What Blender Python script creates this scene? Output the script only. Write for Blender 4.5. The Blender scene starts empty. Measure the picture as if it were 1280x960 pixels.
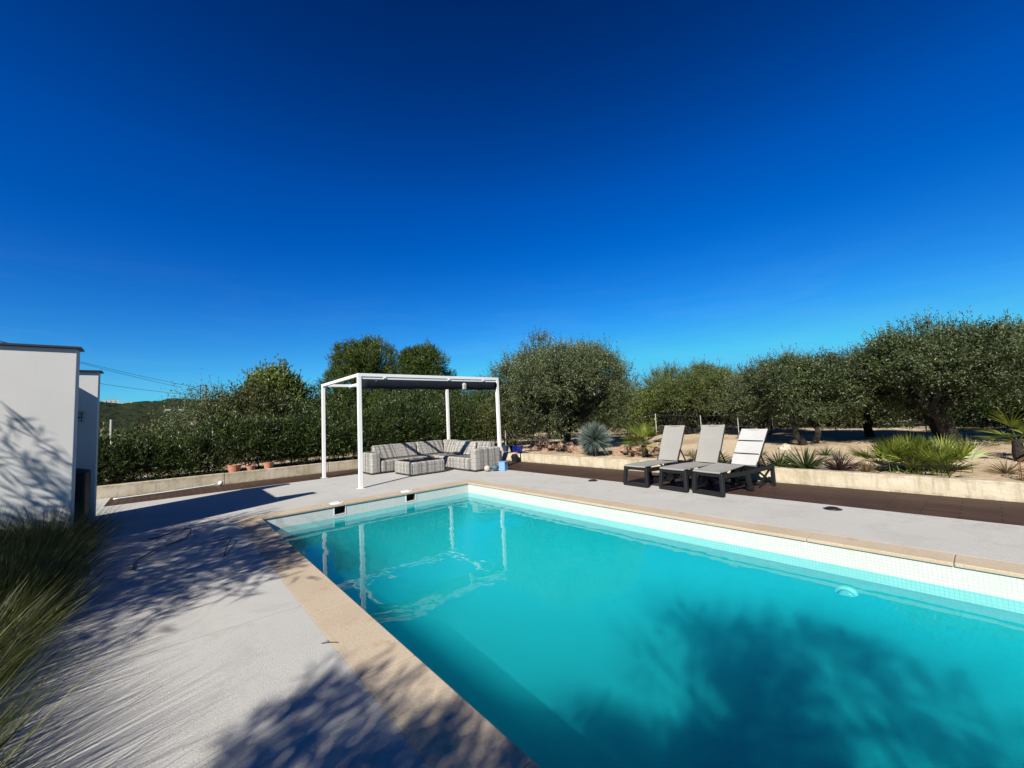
import bpy, math, random
import numpy as np
from mathutils import Vector, Matrix
R = math.radians
rng = np.random.default_rng(7)
random.seed(7)
sc = bpy.context.scene
col = sc.collection

# ------------------------------------------------------------------ camera
CAM_H = 1.35
yaw, pitch, roll = 0.710, 0.0792, -0.0471
fw = Vector((math.sin(yaw)*math.cos(pitch), math.cos(yaw)*math.cos(pitch), math.sin(pitch)))
r0 = Vector((math.cos(yaw), -math.sin(yaw), 0)); u0 = r0.cross(fw)
rr = r0*math.cos(roll)+u0*math.sin(roll); uu = u0*math.cos(roll)-r0*math.sin(roll)
cam_d = bpy.data.cameras.new('camera'); cam = bpy.data.objects.new('camera', cam_d); col.objects.link(cam)
M = Matrix((( rr.x, uu.x, -fw.x, 0), (rr.y, uu.y, -fw.y, 0), (rr.z, uu.z, -fw.z, CAM_H), (0, 0, 0, 1)))
cam.matrix_world = M
cam_d.sensor_width = 36; cam_d.lens = 505.5/1280*36; cam_d.clip_start = 0.05; cam_d.clip_end = 9000
sc.camera = cam

# ------------------------------------------------------------------ sky, sun, exposure
SUN_PHI, SUN_EL = R(25), R(35.5)          # where the light travels to, and how high the sun stands
w = bpy.data.worlds.new('World'); sc.world = w; w.use_nodes = True
nt = w.node_tree; nt.nodes.clear()
out = nt.nodes.new('ShaderNodeOutputWorld'); bg = nt.nodes.new('ShaderNodeBackground')
sky = nt.nodes.new('ShaderNodeTexSky'); sky.sky_type = 'NISHITA'; sky.sun_disc = False
sky.sun_elevation = SUN_EL; sky.sun_rotation = math.atan2(-math.cos(SUN_PHI), -math.sin(SUN_PHI)) % (2*math.pi)
sky.altitude = 300; sky.air_density = 1.0; sky.dust_density = 0.1; sky.ozone_density = 3.0
gam = nt.nodes.new('ShaderNodeGamma'); gam.inputs[1].default_value = 1.55
hs = nt.nodes.new('ShaderNodeHueSaturation'); hs.inputs['Saturation'].default_value = 1.2; hs.inputs['Value'].default_value = 0.62
nt.links.new(sky.outputs[0], gam.inputs[0]); nt.links.new(gam.outputs[0], hs.inputs['Color'])
tint = nt.nodes.new('ShaderNodeMix'); tint.data_type = 'RGBA'; tint.blend_type = 'MULTIPLY'; tint.inputs[0].default_value = 1
tint.inputs[7].default_value = (.30, .60, .93, 1)
cap = nt.nodes.new('ShaderNodeMix'); cap.data_type = 'RGBA'; cap.blend_type = 'DARKEN'; cap.inputs[0].default_value = 1
cap.inputs[7].default_value = (.9, 4.9, 7.7, 1)
def vm(op, a, b):
    q = nt.nodes.new('ShaderNodeVectorMath'); q.operation = op
    for i_, v_ in enumerate((a, b)):
        if isinstance(v_, tuple): q.inputs[i_].default_value = v_
        else: nt.links.new(v_, q.inputs[i_])
    return q.outputs[0]
KS = (1.5, 14.0, 12.0)
soft = vm('DIVIDE', vm('MULTIPLY', tint.outputs[2], tuple(a*b for a, b in zip(KS, (1.1, 1.13, 1.27)))), vm('ADD', tint.outputs[2], KS))
tcw = nt.nodes.new('ShaderNodeTexCoord'); spw = nt.nodes.new('ShaderNodeSeparateXYZ'); nt.links.new(tcw.outputs['Generated'], spw.inputs[0])
mrw = nt.nodes.new('ShaderNodeMapRange'); nt.links.new(spw.outputs[2], mrw.inputs[0])      # deeper blue towards the zenith
mrw.inputs[1].default_value = .48; mrw.inputs[2].default_value = .95; mrw.inputs[3].default_value = 1.0; mrw.inputs[4].default_value = .22
deep = nt.nodes.new('ShaderNodeVectorMath'); deep.operation = 'SCALE'; nt.links.new(soft, deep.inputs[0]); nt.links.new(mrw.outputs[0], deep.inputs['Scale'])
wm = nt.nodes.new('ShaderNodeMapping'); wm.inputs['Scale'].default_value = (1.6, 1.6, 9); nt.links.new(tcw.outputs['Generated'], wm.inputs[0])
wn = nt.nodes.new('ShaderNodeTexNoise'); wn.inputs['Scale'].default_value = 2.2; wn.inputs['Detail'].default_value = 7; wn.inputs['Roughness'].default_value = .6; wn.inputs['Distortion'].default_value = .6
nt.links.new(wm.outputs[0], wn.inputs['Vector'])
w1_ = nt.nodes.new('ShaderNodeMapRange'); nt.links.new(wn.outputs['Fac'], w1_.inputs[0]); w1_.inputs[1].default_value = .50; w1_.inputs[2].default_value = .80; w1_.inputs[4].default_value = .07
w2_ = nt.nodes.new('ShaderNodeMapRange'); nt.links.new(spw.outputs[2], w2_.inputs[0]); w2_.inputs[1].default_value = .34; w2_.inputs[2].default_value = .08
wmul = nt.nodes.new('ShaderNodeMath'); wmul.operation = 'MULTIPLY'; nt.links.new(w1_.outputs[0], wmul.inputs[0]); nt.links.new(w2_.outputs[0], wmul.inputs[1])
wisp = nt.nodes.new('ShaderNodeMix'); wisp.data_type = 'RGBA'; wisp.inputs[7].default_value = (5.5, 6.6, 7.6, 1)
nt.links.new(wmul.outputs[0], wisp.inputs[0]); nt.links.new(cap.outputs[2], wisp.inputs[6])
nt.links.new(hs.outputs[0], tint.inputs[6]); nt.links.new(deep.outputs[0], cap.inputs[6]); nt.links.new(wisp.outputs[2], bg.inputs[0]); nt.links.new(bg.outputs[0], out.inputs[0])
bg.inputs[1].default_value = 0.0572
sl = bpy.data.lights.new('sun', 'SUN'); sl.energy = 5.0; sl.angle = R(0.55); sl.color = (1.0, 0.935, 0.83)
sun = bpy.data.objects.new('sun', sl); col.objects.link(sun)
sd = Vector((math.cos(SUN_PHI)*math.cos(SUN_EL), math.sin(SUN_PHI)*math.cos(SUN_EL), -math.sin(SUN_EL)))
sun.rotation_euler = sd.to_track_quat('-Z', 'Y').to_euler()
sc.view_settings.view_transform = 'Standard'; sc.view_settings.look = 'None'
sc.view_settings.exposure = 1.05; sc.view_settings.gamma = 1.0
sc.view_settings.use_curve_mapping = False
try:
    sc.cycles.max_bounces = 8; sc.cycles.transparent_max_bounces = 12; sc.cycles.use_denoising = True; sc.cycles.volume_bounces = 2
    sc.cycles.caustics_reflective = False; sc.cycles.caustics_refractive = False
except Exception: pass

# ------------------------------------------------------------------ materials
def mat(name, base=(.5,.5,.5), rough=.7, spec=.4, metal=0, **kw):
    m = bpy.data.materials.new(name); m.use_nodes = True
    b = m.node_tree.nodes['Principled BSDF']
    b.inputs['Base Color'].default_value = (*base, 1); b.inputs['Roughness'].default_value = rough
    b.inputs['Specular IOR Level'].default_value = spec; b.inputs['Metallic'].default_value = metal
    return m
def nd(m, t, **props):
    n = m.node_tree.nodes.new(t)
    for k, v in props.items(): setattr(n, k, v)
    return n
def lk(m, a, b): m.node_tree.links.new(a, b)
def coords(m, scale=(1,1,1), kind='Object', rot=(0,0,0)):
    tc = nd(m, 'ShaderNodeTexCoord'); mp = nd(m, 'ShaderNodeMapping')
    mp.inputs['Scale'].default_value = scale; mp.inputs['Rotation'].default_value = rot
    lk(m, tc.outputs[kind], mp.inputs[0]); return mp.outputs[0]
def noise(m, vec, scale, detail=4, rough=.55, dist=0):
    n = nd(m, 'ShaderNodeTexNoise'); n.inputs['Scale'].default_value = scale
    n.inputs['Detail'].default_value = detail; n.inputs['Roughness'].default_value = rough; n.inputs['Distortion'].default_value = dist
    lk(m, vec, n.inputs['Vector']); return n.outputs['Fac']
def ramp(m, fac, stops):
    r = nd(m, 'ShaderNodeValToRGB'); e = r.color_ramp.elements
    while len(e) < len(stops): e.new(.5)
    for i, (p, c) in enumerate(stops):
        e[i].position = p; e[i].color = (*c, 1) if len(c) == 3 else c
    lk(m, fac, r.inputs[0]); return r.outputs[0]
def mix(m, fac, a, b, blend='MIX'):
    n = nd(m, 'ShaderNodeMix', data_type='RGBA', blend_type=blend)
    for s, v in ((n.inputs[0], fac), (n.inputs[6], a), (n.inputs[7], b)):
        if isinstance(v, (int, float)): s.default_value = v
        elif isinstance(v, tuple): s.default_value = (*v, 1)
        else: lk(m, v, s)
    return n.outputs[2]
def setcol(m, c): lk(m, c, m.node_tree.nodes['Principled BSDF'].inputs['Base Color'])
def bump(m, h, strength=.3, dist=.01):
    b = nd(m, 'ShaderNodeBump'); b.inputs['Strength'].default_value = strength; b.inputs['Distance'].default_value = dist
    lk(m, h, b.inputs['Height']); lk(m, b.outputs[0], m.node_tree.nodes['Principled BSDF'].inputs['Normal'])
def mottled(name, c1, c2, s1=3, s2=60, rough=.8, bs=.25, bd=.004, spec=.3, c3=None):
    m = mat(name, c1, rough, spec); v = coords(m)
    a = noise(m, v, s1, 5); b = noise(m, v, s2, 3)
    c = ramp(m, a, [(.32, c1), (.68, c2)])
    c = mix(m, .35, c, ramp(m, b, [(.3, tuple(x*.72 for x in c1)), (.7, tuple(min(1, x*1.22) for x in c2))]))
    if c3: c = mix(m, ramp(m, noise(m, v, s1*3.1, 6, .7), [(.56, (0,0,0)), (.72, (1,1,1))]), c, c3)
    setcol(m, c); bump(m, b, bs, bd); return m

def deck_mat():
    m = mat('brushed_concrete', (.53,.52,.48), .85, .3); v = coords(m)
    c = ramp(m, noise(m, v, .8, 6, .6), [(.30,(.47,.465,.44)),(.50,(.53,.525,.50)),(.72,(.60,.595,.57))])
    c = mix(m, .5, c, ramp(m, noise(m, v, 120, 3, .7), [(.3,(.38,.375,.355)),(.7,(.70,.695,.665))]))
    br = noise(m, coords(m, (3,70,1)), 3, 4, .7); c = mix(m, .30, c, ramp(m, br, [(.3,(.38,.375,.355)),(.7,(.70,.695,.665))]))
    sp = ramp(m, noise(m, v, 14, 4, .8), [(.66,(0,0,0)),(.74,(.5,.5,.5))]); c = mix(m, sp, c, (.36,.34,.31))
    st = ramp(m, noise(m, v, 1.9, 7, .75, 1.2), [(.50,(0,0,0)),(.70,(.65,.65,.65))]); c = mix(m, st, c, (.40,.385,.35))
    setcol(m, c); bump(m, mix(m, .5, br, noise(m, v, 110, 3)), .9, .006); return m
M_deck = deck_mat()
M_cop = mottled('sandstone_coping', (.51,.41,.29), (.63,.53,.40), 1.6, 70, .8, .4, .003, c3=(.47,.33,.22))
_v = coords(M_cop); 
def brick(m, vec, wdt, h, mortar, offset=.5, c1=(1,1,1), c2=(.85,.85,.85), cm=(0,0,0), bias=0):
    b = nd(m, 'ShaderNodeTexBrick'); b.offset = offset
    b.inputs['Brick Width'].default_value = wdt; b.inputs['Row Height'].default_value = h; b.inputs['Mortar Size'].default_value = mortar
    b.inputs['Scale'].default_value = 1; b.inputs['Mortar Smooth'].default_value = .2; b.inputs['Bias'].default_value = bias
    b.inputs['Color1'].default_value = (*c1,1); b.inputs['Color2'].default_value = (*c2,1); b.inputs['Mortar'].default_value = (*cm,1)
    lk(m, vec, b.inputs['Vector']); return b

def tile_mat(name, axis):
    m = mat(name, (.8,.8,.78), .25, .5)
    tc = nd(m, 'ShaderNodeTexCoord'); sp = nd(m, 'ShaderNodeSeparateXYZ'); cb = nd(m, 'ShaderNodeCombineXYZ')
    lk(m, tc.outputs['Object'], sp.inputs[0]); lk(m, sp.outputs[axis], cb.inputs[0]); lk(m, sp.outputs[2], cb.inputs[1])
    b = brick(m, cb.outputs[0], .028, .028, .0017, 0, (.82,.83,.79), (.73,.75,.71), (.50,.52,.49))
    c = mix(m, ramp(m, noise(m, tc.outputs['Object'], 5, 4), [(.4,(0,0,0)),(.8,(1,1,1))]), b.outputs['Color'], (.66,.70,.66))
    setcol(m, c); bump(m, b.outputs['Fac'], -.3, .002); return m
M_tilex, M_tiley = tile_mat('white_mosaic_across', 0), tile_mat('white_mosaic_along', 1)
M_liner = mottled('turquoise_plaster', (.0005,.315,.345), (.0008,.355,.385), .8, 30, .7, .05, .002)
M_white = mat('white_lacquer', (.78,.78,.77), .35, .5)
def render_mat():
    m = mat('white_render', (.60,.60,.59), .9, .2); v = coords(m)
    c = ramp(m, noise(m, v, .9, 6, .6), [(.3,(.575,.575,.565)),(.7,(.635,.635,.625))])
    c = mix(m, ramp(m, noise(m, coords(m, (5,5,.35)), 1.6, 5, .7), [(.56,(0,0,0)),(.80,(.30,.30,.30))]), c, (.47,.46,.44))
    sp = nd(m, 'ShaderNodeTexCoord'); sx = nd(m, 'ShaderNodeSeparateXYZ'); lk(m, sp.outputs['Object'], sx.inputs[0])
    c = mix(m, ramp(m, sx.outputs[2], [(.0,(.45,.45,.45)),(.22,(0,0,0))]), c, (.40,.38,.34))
    setcol(m, c); bump(m, noise(m, v, 38, 3), .12, .002); return m
M_render = render_mat()
M_cap = mat('dark_zinc_cap', (.06,.065,.075), .45, .5, .5)
def stone_mat():
    m = mat('limewashed_stone', (.6,.5,.35), .9, .2); v = coords(m)
    c = ramp(m, noise(m, v, 2.4, 6, .65), [(.30,(.48,.40,.27)),(.52,(.66,.58,.43)),(.72,(.74,.67,.53))])
    c = mix(m, ramp(m, noise(m, coords(m, (6,6,.8)), 1.5, 6, .75), [(.50,(0,0,0)),(.72,(.75,.75,.75))]), c, (.30,.24,.17))
    tc = nd(m, 'ShaderNodeTexCoord'); sx = nd(m, 'ShaderNodeSeparateXYZ'); lk(m, tc.outputs['Object'], sx.inputs[0])
    edge = mix(m, 1, ramp(m, sx.outputs[2], [(.0,(.8,.8,.8)),(.05,(0,0,0)),(.17,(0,0,0)),(.24,(.7,.7,.7))]), ramp(m, noise(m, v, 7, 5, .7), [(.4,(0,0,0)),(.65,(1,1,1))]), 'MULTIPLY')
    c = mix(m, edge, c, (.27,.20,.13))
    setcol(m, c); bump(m, noise(m, v, 24, 5, .7), .7, .01); return m
M_stone = stone_mat()
M_frame = mottled('charcoal_resin', (.009,.011,.012), (.016,.019,.020), 5, 90, .5, .1, .001, .3)
M_dark = mat('black_plastic', (.014,.015,.018), .4, .5)
M_metal = mat('dull_steel', (.34,.34,.33), .4, .5, .8)
M_soil = mottled('dark_soil', (.05,.038,.025), (.09,.068,.045), 4, 40, .95, .8, .02)
M_terra = mottled('terracotta', (.50,.20,.12), (.62,.30,.20), 4, 40, .8, .2, .003)
M_rock = mottled('reddish_rock', (.30,.18,.12), (.46,.31,.22), 3, 22, .9, .8, .02, c3=(.18,.11,.08))
M_blue = mat('cobalt_glaze', (.012,.02,.22), .2, .6)
M_lblue = mat('pale_blue_plastic', (.22,.42,.78), .45, .5)
M_ball = mottled('greyish_ball', (.42,.40,.36), (.62,.60,.55), 9, 50, .7, .3, .004)
M_ball2 = mottled('teal_ball', (.05,.11,.15), (.09,.17,.22), 9, 50, .6, .2, .004)
M_bark = mottled('olive_bark', (.030,.025,.020), (.065,.055,.045), 5, 30, .95, 1.0, .03)
M_pbark = mottled('pine_bark', (.08,.055,.04), (.14,.10,.075), 5, 25, .95, 1.0, .03)
M_canvas = mottled('navy_grey_canvas', (.010,.014,.022), (.018,.023,.034), 5, 60, .9, .3, .004, .15)
M_wire = mat('dark_wire', (.05,.05,.06), .6, .3)
M_fence = mat('galvanised_wire', (.30,.31,.30), .5, .5, .4)
M_post = mottled('grey_fence_post', (.40,.40,.38), (.52,.52,.49), 6, 40, .7, .2, .003)
M_rust = mottled('rusty_wire', (.20,.085,.04), (.30,.14,.07), 9, 60, .8, .2, .003)
M_glass = mat('smoked_glass', (.010,.011,.013), .6, .05)
M_lamp = mat('lamp_glass', (.30,.55,.55), .15, .6)
M_cover = mottled('black_cover_fabric', (.012,.013,.016), (.02,.022,.027), 5, 60, .6, .3, .01)

# sling fabric: fine horizontal ribs
def sling(name, c, seams):
    m = mat(name, c, .65, .35); v = coords(m)
    b = brick(m, v, .006, .006, .0008, .5, c, tuple(x*.86 for x in c), tuple(x*.6 for x in c))
    cc = mix(m, ramp(m, noise(m, v, 7, 4), [(.35,(0,0,0)),(.75,(1,1,1))]), b.outputs['Color'], tuple(x*.85 for x in c))
    setcol(m, cc); bump(m, noise(m, v, 300, 2), .25, .001); return m
M_sling = sling('taupe_sling', (.42,.41,.38), 0)
M_sling_sunlit = sling('sunlit_sling', (.66,.66,.65), 0)  # same taupe cloth; stronger sun on the lower-leaning backrest is put into its colour

# woven resin wicker, grey and white strands
def wicker():
    m = mat('grey_white_wicker', (.5,.48,.45), .6, .4)
    tc = nd(m, 'ShaderNodeTexCoord'); sp = nd(m, 'ShaderNodeSeparateXYZ'); lk(m, tc.outputs['Object'], sp.inputs[0])
    ad = nd(m, 'ShaderNodeMath', operation='ADD'); lk(m, sp.outputs[0], ad.inputs[0]); lk(m, sp.outputs[1], ad.inputs[1])
    cb = nd(m, 'ShaderNodeCombineXYZ'); lk(m, ad.outputs[0], cb.inputs[0]); lk(m, sp.outputs[2], cb.inputs[1])
    b = brick(m, cb.outputs[0], .030, .011, .0022, .5, (.88,.86,.82), (.42,.40,.37), (.05,.045,.04))
    st = nd(m, 'ShaderNodeTexNoise'); st.noise_dimensions = '1D'; st.inputs['Scale'].default_value = 13; st.inputs['Detail'].default_value = 2
    lk(m, ad.outputs[0], st.inputs['W'])
    s = ramp(m, st.outputs['Fac'], [(.42,(.26,.24,.22)),(.49,(.95,.94,.91)),(.60,(1,1,1))])
    hn = nd(m, 'ShaderNodeTexNoise'); hn.noise_dimensions = '1D'; hn.inputs['Scale'].default_value = 24; lk(m, sp.outputs[2], hn.inputs['W'])
    h = ramp(m, hn.outputs['Fac'], [(.38,(.62,.60,.58)),(.55,(1,1,1))])
    c = mix(m, 1.0, b.outputs['Color'], s, 'MULTIPLY'); c = mix(m, .8, c, h, 'MULTIPLY'); c = mix(m, .14, c, (.86,.84,.80))
    setcol(m, c); bump(m, b.outputs['Fac'], -.7, .006); return m
M_wicker = wicker()

# timber boards
def boards(name, base, dark, along='y'):
    m = mat(name, base, .65, .3)
    v = coords(m, rot=(0,0,R(90) if along == 'y' else 0))
    b = brick(m, v, .62, .115, .007, .5, base, dark, tuple(x*.18 for x in base))
    g = noise(m, coords(m, (26,1.2,1) if along == 'y' else (1.2,26,1)), 3, 5, .7)
    c = mix(m, .75, b.outputs['Color'], ramp(m, g, [(.25,(.45,.45,.45)),(.75,(1.45,1.4,1.35))]), 'MULTIPLY')
    c = mix(m, ramp(m, noise(m, coords(m), 1.3, 5), [(.45,(0,0,0)),(.75,(.7,.7,.7))]), c, tuple(x*.5 for x in dark))
    setcol(m, c); bump(m, b.outputs['Fac'], -.8, .008); return m
M_wood = boards('weathered_red_brown_boards', (.095,.050,.034), (.060,.032,.022))

# sandy orchard ground
def ground_mat():
    m = mat('sandy_ground', (.5,.4,.28), .95, .15); v = coords(m)
    a = noise(m, v, .55, 7, .6); b = noise(m, v, 9, 6, .7)
    c = ramp(m, a, [(.30,(.36,.27,.17)),(.50,(.62,.49,.34)),(.72,(.72,.60,.45))])
    c = mix(m, ramp(m, b, [(.52,(0,0,0)),(.72,(.8,.8,.8))]), c, (.30,.22,.14))
    c = mix(m, ramp(m, noise(m, v, .22, 5), [(.58,(0,0,0)),(.70,(.6,.6,.6))]), c, (.10,.11,.035))
    setcol(m, c); bump(m, b, .9, .05); return m
M_ground = ground_mat()
def hill_mat():
    m = mat('wooded_hillside', (.04,.06,.02), .95, .1); v = coords(m)
    c = ramp(m, noise(m, v, .035, 8, .75), [(.30,(.012,.022,.010)),(.50,(.030,.045,.016)),(.66,(.055,.068,.025)),(.80,(.13,.11,.06))])
    f2 = noise(m, v, .30, 5, .8); c = mix(m, .8, c, ramp(m, f2, [(.35,(.35,.38,.35)),(.65,(1.5,1.45,1.3))]), 'MULTIPLY')
    setcol(m, c); bump(m, f2, 1.0, 3.0); return m
M_hill = hill_mat()

def leafmat(name, stops, rough=.5, trans=.25, spec=.35):
    m = mat(name, stops[0][1], rough, spec)
    g = nd(m, 'ShaderNodeNewGeometry')
    c = ramp(m, g.outputs['Random Per Island'], stops)
    c = mix(m, 1.0, c, ramp(m, noise(m, coords(m), 1.7, 3, .6), [(.30,(.62,.62,.58)),(.50,(1,1,1)),(.70,(1.42,1.36,1.15))]), 'MULTIPLY')
    b = m.node_tree.nodes['Principled BSDF']; o = m.node_tree.nodes['Material Output']
    lk(m, c, b.inputs['Base Color'])
    t = nd(m, 'ShaderNodeBsdfTranslucent'); lk(m, mix(m, 1, c, (1.3,1.5,.7), 'MULTIPLY'), t.inputs['Color'])
    x = nd(m, 'ShaderNodeMixShader'); x.inputs[0].default_value = trans
    lk(m, b.outputs[0], x.inputs[1]); lk(m, t.outputs[0], x.inputs[2]); lk(m, x.outputs[0], o.inputs['Surface'])
    return m
L_olive = leafmat('olive_leaves', [(0,(.045,.066,.024)),(.45,(.10,.132,.052)),(.8,(.165,.20,.095)),(1,(.28,.31,.20))])
L_olive2 = leafmat('dark_olive_leaves', [(0,(.026,.044,.014)),(.45,(.060,.092,.030)),(.82,(.12,.155,.065)),(1,(.25,.28,.17))])
L_olive3 = leafmat('light_olive_leaves', [(0,(.05,.075,.014)),(.5,(.10,.14,.030)),(.85,(.16,.20,.06)),(1,(.30,.33,.18))])
L_pine = leafmat('pine_needles', [(0,(.022,.045,.006)),(.6,(.065,.108,.012)),(1,(.13,.18,.03))], trans=.15)
L_olea = leafmat('oleander_leaves', [(0,(.016,.032,.008)),(.55,(.040,.070,.014)),(.88,(.085,.125,.028)),(1,(.15,.19,.06))], .45, .2, .3)
L_bush = leafmat('scrub_leaves', [(0,(.040,.052,.012)),(.6,(.075,.090,.020)),(1,(.14,.14,.05))])
L_fig = leafmat('bright_leaves', [(0,(.06,.09,.018)),(.6,(.14,.19,.035)),(1,(.26,.30,.09))])
L_grass = leafmat('grass_blades', [(0,(.012,.018,.003)),(.45,(.040,.052,.007)),(.82,(.10,.125,.016)),(1,(.26,.26,.08))], .5, .3)
L_yucca = leafmat('blue_grey_blades', [(0,(.09,.13,.12)),(.6,(.16,.22,.20)),(1,(.34,.40,.37))], .4, .1)
L_palm = leafmat('palm_blades', [(0,(.06,.09,.010)),(.5,(.16,.21,.022)),(1,(.34,.37,.07))], .45, .3)
L_palmy = leafmat('yellowing_palm_blades', [(0,(.35,.27,.01)),(1,(.55,.42,.03))], .5, .35)
L_purple = leafmat('purple_blades', [(0,(.035,.018,.022)),(.7,(.07,.035,.04)),(1,(.15,.09,.09))], .45, .15)
L_dark = leafmat('dark_green_blades', [(0,(.025,.045,.012)),(.7,(.05,.085,.022)),(1,(.12,.16,.05))], .45, .15)
L_dry = leafmat('dry_stems', [(0,(.20,.13,.06)),(1,(.38,.28,.15))], .7, .2)

# ------------------------------------------------------------------ mesh tools
class MB:
    def __init__(s): s.v = []; s.f = []; s.mi = []
    def add(s, vs, fs, mi=0):
        o = len(s.v); s.v += [tuple(v) for v in vs]; s.f += [tuple(i+o for i in f) for f in fs]; s.mi += [mi]*len(fs); return s
    def box(s, x0, x1, y0, y1, z0, z1, mi=0):
        return s.add([(x0,y0,z0),(x1,y0,z0),(x1,y1,z0),(x0,y1,z0),(x0,y0,z1),(x1,y0,z1),(x1,y1,z1),(x0,y1,z1)],
                     [(0,3,2,1),(4,5,6,7),(0,1,5,4),(1,2,6,5),(2,3,7,6),(3,0,4,7)], mi)
    def prism(s, pts, y0, y1, mi=0):      # polygon in xz, extruded in y
        n = len(pts)
        return s.add([(x,y0,z) for x,z in pts]+[(x,y1,z) for x,z in pts],
                     [tuple(range(n)), tuple(range(2*n-1, n-1, -1))]+[(i,i+n,(i+1)%n+n,(i+1)%n) for i in range(n)], mi)
    def bar(s, a, b, wx, wy=None, up=(0,0,1), mi=0):
        a, b = Vector(a), Vector(b); d = (b-a).normalized(); u = Vector(up)
        if abs(d.dot(u)) > .98: u = Vector((0,1,0))
        x = d.cross(u).normalized()*wx/2; y = x.cross(d).normalized()*(wy or wx)/2
        vs = [a-x-y, a+x-y, a+x+y, a-x+y, b-x-y, b+x-y, b+x+y, b-x+y]
        return s.add(vs, [(0,3,2,1),(4,5,6,7),(0,1,5,4),(1,2,6,5),(2,3,7,6),(3,0,4,7)], mi)
    def tube(s, pts, rad, n=8, cap=True, mi=0, wob=0):
        pts = [Vector(p) for p in pts]; rs = rad if isinstance(rad, (list, tuple)) else [rad]*len(pts)
        o = len(s.v); up = Vector((.13,.31,.94)).normalized()
        for i, p in enumerate(pts):
            d = (pts[min(i+1, len(pts)-1)]-pts[max(i-1, 0)]).normalized()
            x = d.cross(up); x = x.normalized() if x.length > .05 else Vector((1,0,0)); y = x.cross(d).normalized()
            for k in range(n):
                a = 2*math.pi*k/n; q = rs[i]*(1+wob*random.uniform(-1,1))
                s.v.append(tuple(p+(x*math.cos(a)+y*math.sin(a))*q))
        for i in range(len(pts)-1):
            for k in range(n):
                s.f.append((o+i*n+k, o+i*n+(k+1)%n, o+(i+1)*n+(k+1)%n, o+(i+1)*n+k)); s.mi.append(mi)
        if cap:
            s.f.append(tuple(o+k for k in reversed(range(n)))); s.f.append(tuple(o+(len(pts)-1)*n+k for k in range(n))); s.mi += [mi, mi]
        return s
    def lathe(s, prof, n=24, c=(0,0), mi=0):
        o = len(s.v)
        for r_, z in prof:
            for k in range(n):
                a = 2*math.pi*k/n; s.v.append((c[0]+r_*math.cos(a), c[1]+r_*math.sin(a), z))
        for i in range(len(prof)-1):
            for k in range(n): s.f.append((o+i*n+k, o+i*n+(k+1)%n, o+(i+1)*n+(k+1)%n, o+(i+1)*n+k)); s.mi.append(mi)
        s.f.append(tuple(o+k for k in reversed(range(n)))); s.f.append(tuple(o+(len(prof)-1)*n+k for k in range(n))); s.mi += [mi, mi]
        return s
    def build(s, name, m, parent=None, bev=0, smooth=False, seg=2):
        me = bpy.data.meshes.new(name); me.from_pydata(s.v, [], s.f)
        for mm in (m if isinstance(m, (list, tuple)) else [m]): me.materials.append(mm)
        if len(me.materials) > 1: me.polygons.foreach_set('material_index', s.mi)
        if smooth: me.polygons.foreach_set('use_smooth', [True]*len(me.polygons))
        me.update(); o = bpy.data.objects.new(name, me); col.objects.link(o)
        if parent: o.parent = parent
        if bev:
            b = o.modifiers.new('bevel', 'BEVEL'); b.width = bev; b.segments = seg; b.limit_method = 'ANGLE'; b.angle_limit = R(40)
            if not smooth and seg > 2:
                me.polygons.foreach_set('use_smooth', [True]*len(me.polygons)); b.harden_normals = True
        return o
def tag(o, label=None, cat=None, group=None, kind=None):
    if label: o['label'] = label
    if cat: o['category'] = cat
    if group: o['group'] = group
    if kind: o['kind'] = kind
    return o
def empty(name, loc, label, cat, rz=0, group=None):
    o = bpy.data.objects.new(name, None); col.objects.link(o); o.location = loc; o.rotation_euler = (0,0,rz)
    o.empty_display_size = .2
    return tag(o, label, cat, group)
def struct(o): return tag(o, kind='structure')
def copy_tree(o, parent=None):
    c = o.copy(); col.objects.link(c); c.parent = parent
    for ch in [x for x in col.objects if x.parent == o]: copy_tree(ch, c)
    return c

def quads_object(name, V, m, parent=None, per=4):
    """V: (n, per, 3) array, one polygon per row"""
    V = np.asarray(V, dtype=np.float32); n = V.shape[0]
    me = bpy.data.meshes.new(name)
    me.vertices.add(n*per); me.vertices.foreach_set('co', V.reshape(-1))
    me.loops.add(n*per); me.loops.foreach_set('vertex_index', np.arange(n*per, dtype=np.int32))
    me.polygons.add(n); me.polygons.foreach_set('loop_start', np.arange(0, n*per, per, dtype=np.int32))
    me.update(calc_edges=True); me.validate()
    me.materials.append(m)
    o = bpy.data.objects.new(name, me); col.objects.link(o)
    if parent: o.parent = parent
    return o
def unit(a): return a/np.maximum(np.linalg.norm(a, axis=-1, keepdims=True), 1e-6)
def leaves_at(P, D, ln, wd, rs):
    """rhombic leaves: base P, direction D"""
    n = len(P); D = unit(D); S = unit(np.cross(D, unit(rs.normal(size=(n,3)))))
    L = ln*rs.uniform(.7,1.3,(n,1)); W = wd*rs.uniform(.7,1.3,(n,1))
    N = np.cross(S, D)
    return np.stack([P, P+D*L*.5+S*W*.5, P+D*L+N*L*.08, P+D*L*.5-S*W*.5], 1)
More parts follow.
